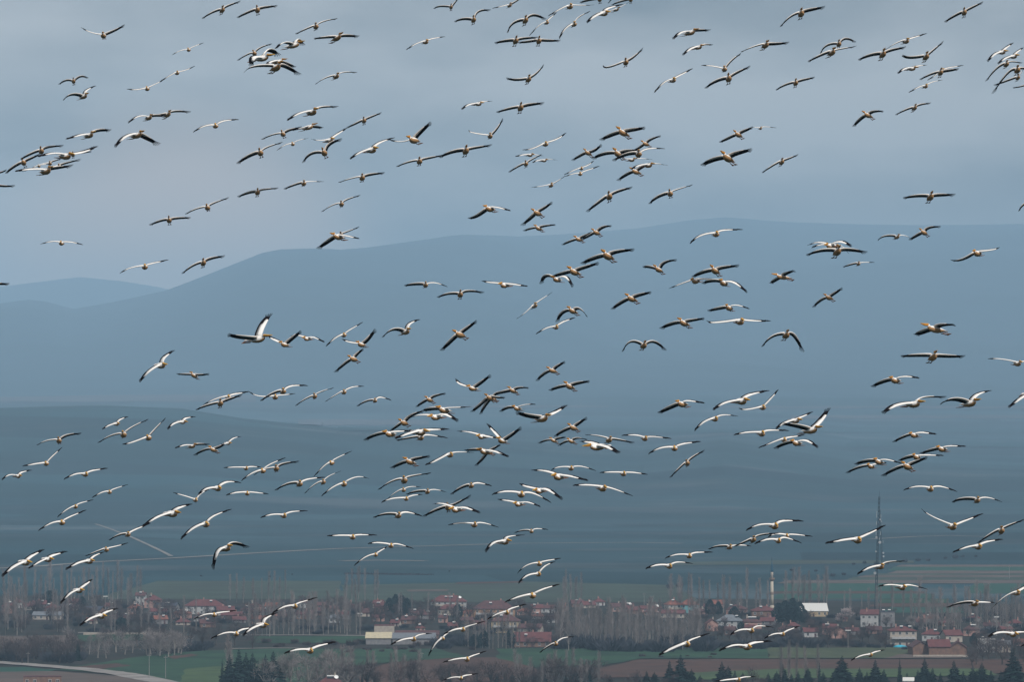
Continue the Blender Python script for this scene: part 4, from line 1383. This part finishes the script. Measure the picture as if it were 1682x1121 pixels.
798 907 809 893 828 891 836 882 860 880 wwr
846 876 858 872 873 874 883 869 900 871 dwf
851 942 864 930 886 927 902 921 920 918 wwf
852 959 864 947 884 944 896 930 911 924 wwf
1061 935 1077 929 1099 931 1115 924 1137 927 wwf
1093 918 1109 912 1132 914 1146 908 1170 908 wwf
1164 903 1178 898 1198 900 1218 896 1233 898 dwf
1206 898 1222 891 1237 888 1252 879 1279 877 ddf
1226 872 1245 863 1272 865 1288 856 1319 857 wwf
1240 894 1258 887 1278 889 1292 884 1316 893 wwf
1262 883 1273 878 1292 881 1311 879 1334 882 wwf
1356 893 1381 888 1408 888 1427 877 1454 864 wwf
1514 837 1531 849 1564 866 1585 856 1614 845 wwf
1606 893 1625 879 1645 873 1659 863 1682 855 ddf
1565 908 1585 900 1606 899 1623 890 1647 887 wwf
1408 944 1425 934 1446 932 1461 924 1486 923 wmf
1443 964 1459 961 1481 966 1497 962 1523 969 wwf
1630 1000 1647 983 1670 975 1682 966 1697 957 mwf
1556 999 1577 991 1601 993 1619 990 1634 991 dwf
1624 1047 1638 1040 1663 1043 1678 1039 1701 1039 wwf
1398 1086 1411 1079 1429 1077 1440 1071 1453 1069 wwf
1677 1063 1689 1057 1706 1058 1720 1052 1735 1052 wwf
319 1018 334 1011 352 1011 368 1006 387 1004 wwf
347 1050 367 1041 388 1042 401 1034 420 1032 wwf
400 1045 412 1034 431 1028 437 1016 454 1008 wwr
448 1008 465 998 484 997 494 990 520 983 wwf
468 1074 486 1068 509 1070 526 1061 551 1056 wwf
642 1060 659 1052 679 1051 691 1043 708 1042 wwf
704 1078 714 1060 727 1050 732 1043 741 1037 wwf
729 1043 743 1036 760 1035 773 1028 796 1022 wwf
801 1018 815 1010 832 1007 843 999 864 994 wwf
728 1089 745 1084 767 1084 779 1077 798 1071 wwf
727 1119 741 1114 757 1115 767 1110 785 1108 wwf
830 990 849 982 875 979 896 967 918 961 wwf
887 1073 898 1064 913 1059 925 1049 942 1047 dwf
1083 1077 1099 1068 1128 1059 1139 1050 1165 1042 wwf
1200 1044 1213 1036 1234 1037 1247 1029 1270 1032 wwf
1181 1070 1202 1061 1226 1064 1242 1056 1268 1055 wwf
1256 1050 1268 1043 1285 1043 1297 1035 1313 1030 wwf
1175 1120 1190 1118 1212 1118 1225 1113 1242 1113 wwf
'''

# ------------------------------------------------------------------ pelicans
M_plume = mat('white_plumage', (0.84, 0.82, 0.78), 0.8, spec=0.15)
M_buff_shade = mat('buff_belly_shade', (0.47, 0.27, 0.13), 0.9, spec=0.1)  # buff tinge, deepened by underside shade painted into the colour
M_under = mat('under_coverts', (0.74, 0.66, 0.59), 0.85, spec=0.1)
M_black = mat('black_flight_feathers', (0.010, 0.009, 0.011), 0.95, spec=0.03)
M_face = mat('bare_face', (0.55, 0.27, 0.07), 0.7)
M_bill = mat('yellow_bill', (0.52, 0.30, 0.06), 0.6)
M_pouch = mat('orange_pouch', (0.55, 0.22, 0.035), 0.6)
M_foot = mat('dusky_foot', (0.20, 0.10, 0.06), 0.7)

# body profile, head to the front (-Y): forward, up, half width, half height
PROF = [(-.66,.015,.080,.010),(-.54,.020,.105,.020),(-.43,.020,.11,.045),(-.32,.010,.135,.095),(-.14,.0,.175,.145),(.05,.0,.185,.160),
        (.22,.01,.160,.145),(.33,.045,.105,.115),(.38,.10,.075,.080),(.375,.150,.062,.060),(.42,.185,.066,.062),(.48,.185,.050,.048),(.525,.180,.030,.028)]
NR = 10
def torso():
    v, f, mi = [], [], []
    for j, (fw, up, w, h) in enumerate(PROF):
        # ring normal follows the neck bend
        p0, p1 = PROF[max(0, j-1)], PROF[min(len(PROF)-1, j+1)]
        t = Vector((0, -(p1[0]-p0[0]), p1[1]-p0[1])).normalized()
        if j >= 10: t = Vector((0, -1, 0))
        nrm = Vector((0, t.z, -t.y)); nrm = nrm if nrm.z > 0 or abs(nrm.z) < .2 else -nrm
        for k in range(NR):
            a = 2 * math.pi * k / NR
            v.append(Vector((0, -fw, up)) + Vector((1, 0, 0)) * (math.cos(a) * w) + nrm * (math.sin(a) * h))
    for j in range(len(PROF) - 1):
        for k in range(NR):
            k2 = (k + 1) % NR
            f.append((j*NR+k, (j+1)*NR+k, (j+1)*NR+k2, j*NR+k2))
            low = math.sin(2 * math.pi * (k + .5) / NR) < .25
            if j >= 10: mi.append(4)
            elif 2 <= j <= 7 and low: mi.append(1)  # belly and chest faces take the painted underside shade
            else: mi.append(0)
    f.append(tuple(range(NR))); mi.append(0)
    n = len(PROF) - 1
    f.append(tuple(range((n+1)*NR - 1, n*NR - 1, -1))); mi.append(4)
    return v, f, mi
T_V, T_F, T_I = torso()
T_V = [Vector((v.x * .92, v.y, v.z * .92)) for v in T_V]

b_ = MB()
b_.add([(-.042,-0.480,0.205),(.042,-0.480,0.205),(.048,-0.500,0.175),(-.048,-0.500,0.175),(-.024,-0.837,0.165),(.024,-0.837,0.165),(.026,-0.837,0.148),(-.026,-0.837,0.148),(0,-0.888,0.135)],
       [(0,3,2,1),(0,1,5,4),(1,2,6,5),(2,3,7,6),(3,0,4,7),(4,5,8),(5,6,8),(6,7,8),(7,4,8)])
ME_bill = b_.me('bill', M_bill)
b_ = MB()
b_.add([(-.046,-0.480,0.173),(.046,-0.480,0.173),(.036,-0.440,0.105),(-.036,-0.440,0.105),(-.046,-0.640,0.166),(.046,-0.640,0.166),(.034,-0.620,0.095),(-.034,-0.620,0.095),(-.02,-0.828,0.146),(.02,-0.828,0.146),(0,-0.818,0.130)],
       [(0,3,2,1),(0,1,5,4),(1,2,6,5),(2,3,7,6),(3,0,4,7),(4,5,9,8),(5,6,10,9),(6,7,10),(7,4,8,10),(8,9,10)])
ME_pouch = b_.me('pouch', M_pouch)
def foot_mesh(sx):
    m = MB()
    m.bar((sx*.06, .34, -.10), (sx*.07, .58, -.10), .022, .018, 5)
    m.add([(sx*.07-.02,.56,-.09),(sx*.07+.02,.56,-.09),(sx*.07+.065,.78,-.085),(sx*.07-.065,.78,-.085),(sx*.07-.02,.56,-.115),(sx*.07+.02,.56,-.115),(sx*.07+.065,.78,-.10),(sx*.07-.065,.78,-.10)],
          [(0,1,2,3),(7,6,5,4),(0,4,5,1),(1,5,6,2),(2,6,7,3),(3,7,4,0)])
    return m.me('foot', M_foot)
ME_foot = [foot_mesh(-1), foot_mesh(1)]

TILT = {'d': R(23), 'm': R(9), 'w': R(-14)}
def catmull(p, n):
    """smooth curve through root, wrist and tip"""
    a, b, c = p
    out = []
    for k in range(n):
        t = k / (n - 1)
        # quadratic through the three points at t = 0, .5, 1, eased to stay round at the wrist
        l0 = 2 * (t - .5) * (t - 1); l1 = -4 * t * (t - 1); l2 = 2 * t * (t - .5)
        out.append(a * l0 + b * l1 + c * l2)
    return out
NS = 9
CHORD = [.34, .36, .35, .345, .33, .31, .265, .20, .11]
def wing(side, pts, fwd, tilt, inv):
    """pts root/wrist/tip in world offsets; returns covert ring data and flight-feather mesh data, local frame"""
    cur = catmull(pts, NS)
    cv, cf, ci = [], [], []
    fv, ff = [], []
    frames = []
    for k in range(NS):
        s = (cur[min(k+1, NS-1)] - cur[max(k-1, 0)])
        s = s.normalized() if s.length > 1e-5 else Vector((side, 0, 0))
        c0 = -fwd - s * (-fwd).dot(s)
        c0 = c0.normalized() if c0.length > .15 else Vector((0, 1, 0))
        n = (s.cross(c0)) * (1 if side > 0 else -1)
        n.normalize()
        ch = (c0 * math.cos(tilt) - n * math.sin(tilt))
        nn = (n * math.cos(tilt) + c0 * math.sin(tilt))
        frames.append((cur[k], ch, nn, s))
    # coverts: leading edge band, longer on the upper surface
    kc = 6
    for k in range(kc + 1):
        o, ch, nn, s = frames[k]
        c = CHORD[k]
        e = 1.0 if k < kc else .35
        le = o - ch * (c * .42)
        tk = .055 * (1 - k / 10)
        up_end, lo_end = .80 * e if k < 5 else .55 * e, .28 * e
        for (a, h) in ((0, .15), (.12, .95), (.45, .75), (up_end, .16), (lo_end, -.40), (.10, -.45)):
            cv.append(inv @ (le + ch * (c * a) + nn * (tk * h)))
    for k in range(kc):
        for q in range(6):
            q2 = (q + 1) % 6
            A, B, C_, D = k*6+q, k*6+q2, (k+1)*6+q2, (k+1)*6+q
            cf.append((A, D, C_, B) if side > 0 else (A, B, C_, D))
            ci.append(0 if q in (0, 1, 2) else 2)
    cf.append(tuple(range(6)) if side > 0 else tuple(range(5, -1, -1))); ci.append(0)
    o6 = kc * 6
    cf.append(tuple(range(o6+5, o6-1, -1)) if side > 0 else tuple(range(o6, o6+6))); ci.append(0)
    # flight feathers
    for k in range(NS - 1):
        o, ch, nn, s = frames[k]
        c = CHORD[k]
        a0 = .40 if k < 5 else (.22 if k == 5 else .02)
        le = o - ch * (c * .42)
        for (a, h) in ((a0, .008), (1.0, .004), (1.0, -.006), (a0, -.020)):
            fv.append(inv @ (le + ch * (c * a) + nn * h))
    for k in range(NS - 2):
        for q in range(4):
            q2 = (q + 1) % 4
            A, B, C_, D = k*4+q, k*4+q2, (k+1)*4+q2, (k+1)*4+q
            ff.append((A, D, C_, B) if side > 0 else (A, B, C_, D))
    ff.append((0, 1, 2, 3) if side > 0 else (3, 2, 1, 0))
    l = (NS - 2) * 4
    ff.append((l+3, l+2, l+1, l) if side > 0 else (l, l+1, l+2, l+3))
    # finger primaries
    o, ch, nn, s = frames[NS-2]
    c = CHORD[NS-2]
    L = (frames[NS-1][0] - o).length + .05
    le = o - ch * (c * .42)
    for q in range(5):
        a = .06 + .2 * q
        d = (s * (1.0 - .05 * q) + ch * (-.10 + .15 * q) + nn * .03 * (2 - q)).normalized()
        ln = L * (1.12, 1.18, 1.10, .95, .75)[q]
        p = le + ch * (c * a) - s * .03
        w = c * .085
        b0 = len(fv)
        for (pp, ww) in ((p, w), (p + d * ln * .75, w * .75)):
            for (x, h) in ((-1, .005), (1, .005), (1, -.005), (-1, -.005)):
                fv.append(inv @ (pp + ch * (ww * x) + nn * h))
        fv.append(inv @ (p + d * ln))
        for x in range(4):
            x2 = (x + 1) % 4
            ff.append((b0+x, b0+x2, b0+4+x2, b0+4+x))
            ff.append((b0+4+x, b0+4+x2, b0+8))
        ff.append((b0+3, b0+2, b0+1, b0))
    return cv, cf, ci, fv, ff

PSI = {'f': 7, 'r': 30, 'R': 58, 'l': -24, 'L': -55}
brnd = random.Random(11)
_rows = [l.split() for l in BIRDS.strip().split('\n')]
LAND = [(1268, 925, 'minaret cap'), (1440, 900, 'lattice mast'), (650, 1045, 'cream roofed barn'), (830, 1020, 'cream apartment house'),
        (735, 985, 'tallest apartment house'), (335, 998, 'large white villa'), (1120, 990, 'orange roofed villa'), (1337, 1000, 'white warehouse'),
        (1483, 1045, 'beige house'), (1540, 1065, 'three brown barns'), (875, 1050, 'long red farmhouse'), (210, 885, 'diagonal dirt track'), (130, 1102, 'road bend'), (415, 1085, 'near spruce clump')]
def describe(r, vl, vr, yaw, span):
    lx, ly, wlx, wly, bx, by, wrx, wry, rx, ry = r
    rise = by - (ly + ry) / 2
    bow = (wly + wry) / 2 - (ly + ry) / 2
    slope = (ly - ry) / max(20, rx - lx)
    if slope > .55: pose = 'steeply banked'
    elif rise > span * .14: pose = 'wings raised'
    elif bow < -span * .10: pose = 'wings arched down'
    elif abs(slope) < .12: pose = 'level'
    else: pose = 'gently banked'
    if vl == 'w' and vr == 'w': col = 'white-winged'
    elif vl == 'd' and vr == 'd': col = 'black-winged'
    elif vl == 'm' and vr == 'm': col = 'thin-winged'
    else: col = 'piebald-winged'
    face = {'f': 'head-on', 'r': 'turned eastward', 'R': 'facing east', 'l': 'turned westward', 'L': 'facing west'}[yaw]
    return col, pose, face
_lab = {}
for row in _rows:
    r = [float(a) for a in row[:10]]
    vl, vr, yaw = row[10]
    lx, ly, wlx, wly, bx, by, wrx, wry, rx, ry = r
    S = math.hypot(lx-wlx, ly-wly) + math.hypot(wlx-bx, wly-by) + math.hypot(bx-wrx, by-wry) + math.hypot(wrx-rx, wry-ry)
    psi = R(PSI[yaw] + brnd.gauss(0, 4))
    k = {'f': 1.0, 'r': .86, 'l': .86, 'R': .66, 'L': .60}[yaw]
    depth = FPX * 2.75 * k / S
    depth = min(430, max(190, depth)) * brnd.uniform(.98, 1.02)
    s = depth / FPX
    org = at(bx, by, depth)
    fwd = Vector((math.sin(psi), -math.cos(psi), 0))
    tilts = (TILT[vl] + R(brnd.gauss(0, 3)), TILT[vr] + R(brnd.gauss(0, 3)))
    pitch = .45 * (tilts[0] + tilts[1]) / 2
    bank = math.atan2((wly - wry), max(8.0, wrx - wlx))          # right side of the picture up
    bank = max(-.7, min(.7, bank)) * .8
    rot = Matrix.Rotation(psi, 3, 'Z') @ Matrix.Rotation(-bank, 3, 'Y') @ Matrix.Rotation(-pitch, 3, 'X')
    inv = rot.transposed()
    def off(px, py, side, lim):
        x, z = (px - bx) * s, -(py - by) * s
        y = x * math.tan(psi)
        room = math.sqrt(max(.0, lim * lim - x * x - z * z))
        y = max(-room, min(room, y))
        return Vector((x, y, z))
    body_v, body_f, body_i = list(T_V), list(T_F), list(T_I)
    flights = []
    for side, (wx, wy), (tx, ty), tl in ((-1, (wlx, wly), (lx, ly), tilts[0]), (1, (wrx, wry), (rx, ry), tilts[1])):
        root = rot @ Vector((side * .10, -.06, .10))
        wr = off(wx, wy, side, .85) + Vector((0, -.04, 0))
        tip = off(tx, ty, side, 1.55) + Vector((0, .08, 0))
        L = (wr - root).length + (tip - wr).length
        cv, cf, ci, fv, ff = wing(side, (root, wr, tip), fwd, tl, inv)
        o = len(body_v)
        body_v += cv
        body_f += [tuple(a + o for a in q) for q in cf]
        body_i += ci
        flights.append((fv, ff))
    me = mesh('pelican', body_v, body_f, [M_plume, M_buff_shade, M_under, M_plume, M_face], body_i, smooth=True)
    col, pose, face = describe(r, vl, vr, yaw, S)
    X, Y = pct(bx, by)
    near = ''
    for (qx, qy, nm) in LAND:
        if math.hypot(bx - qx, by - qy) < 42 and near == '':
            near = ' near the ' + nm
    ridge = pl(bx, RIDGE3)
    back = near if near else (' against grey sky' if by < ridge - 6 else (' against blue ridge' if by < 645 else (' over hazy plain' if by < 960 else ' above the town')))
    if len(back.split()) > 3: face = ''
    def text(size): return '%s%s pelican, %s%s%s,%s, %s percent across, %s down' % (size, col, pose, ', ' if face else '', face, back, X, Y)
    lab = text('')
    if lab in _lab:
        lab = text('smaller ') if S < _lab[lab] else text('larger ')
    _lab[lab] = S
    ob = link('pelican', me, loc=org, label=lab, cat='pelican', group='pelicans of the flock in flight')
    ob.rotation_euler = rot.to_euler()
    for fv, ff in flights:
        link('flight_feathers', mesh('flight_feathers', fv, ff, M_black), ob)
    bl = link('bill', ME_bill, ob)
    link('pouch', ME_pouch, bl)
    link('foot', ME_foot[0], ob)
    link('foot', ME_foot[1], ob)
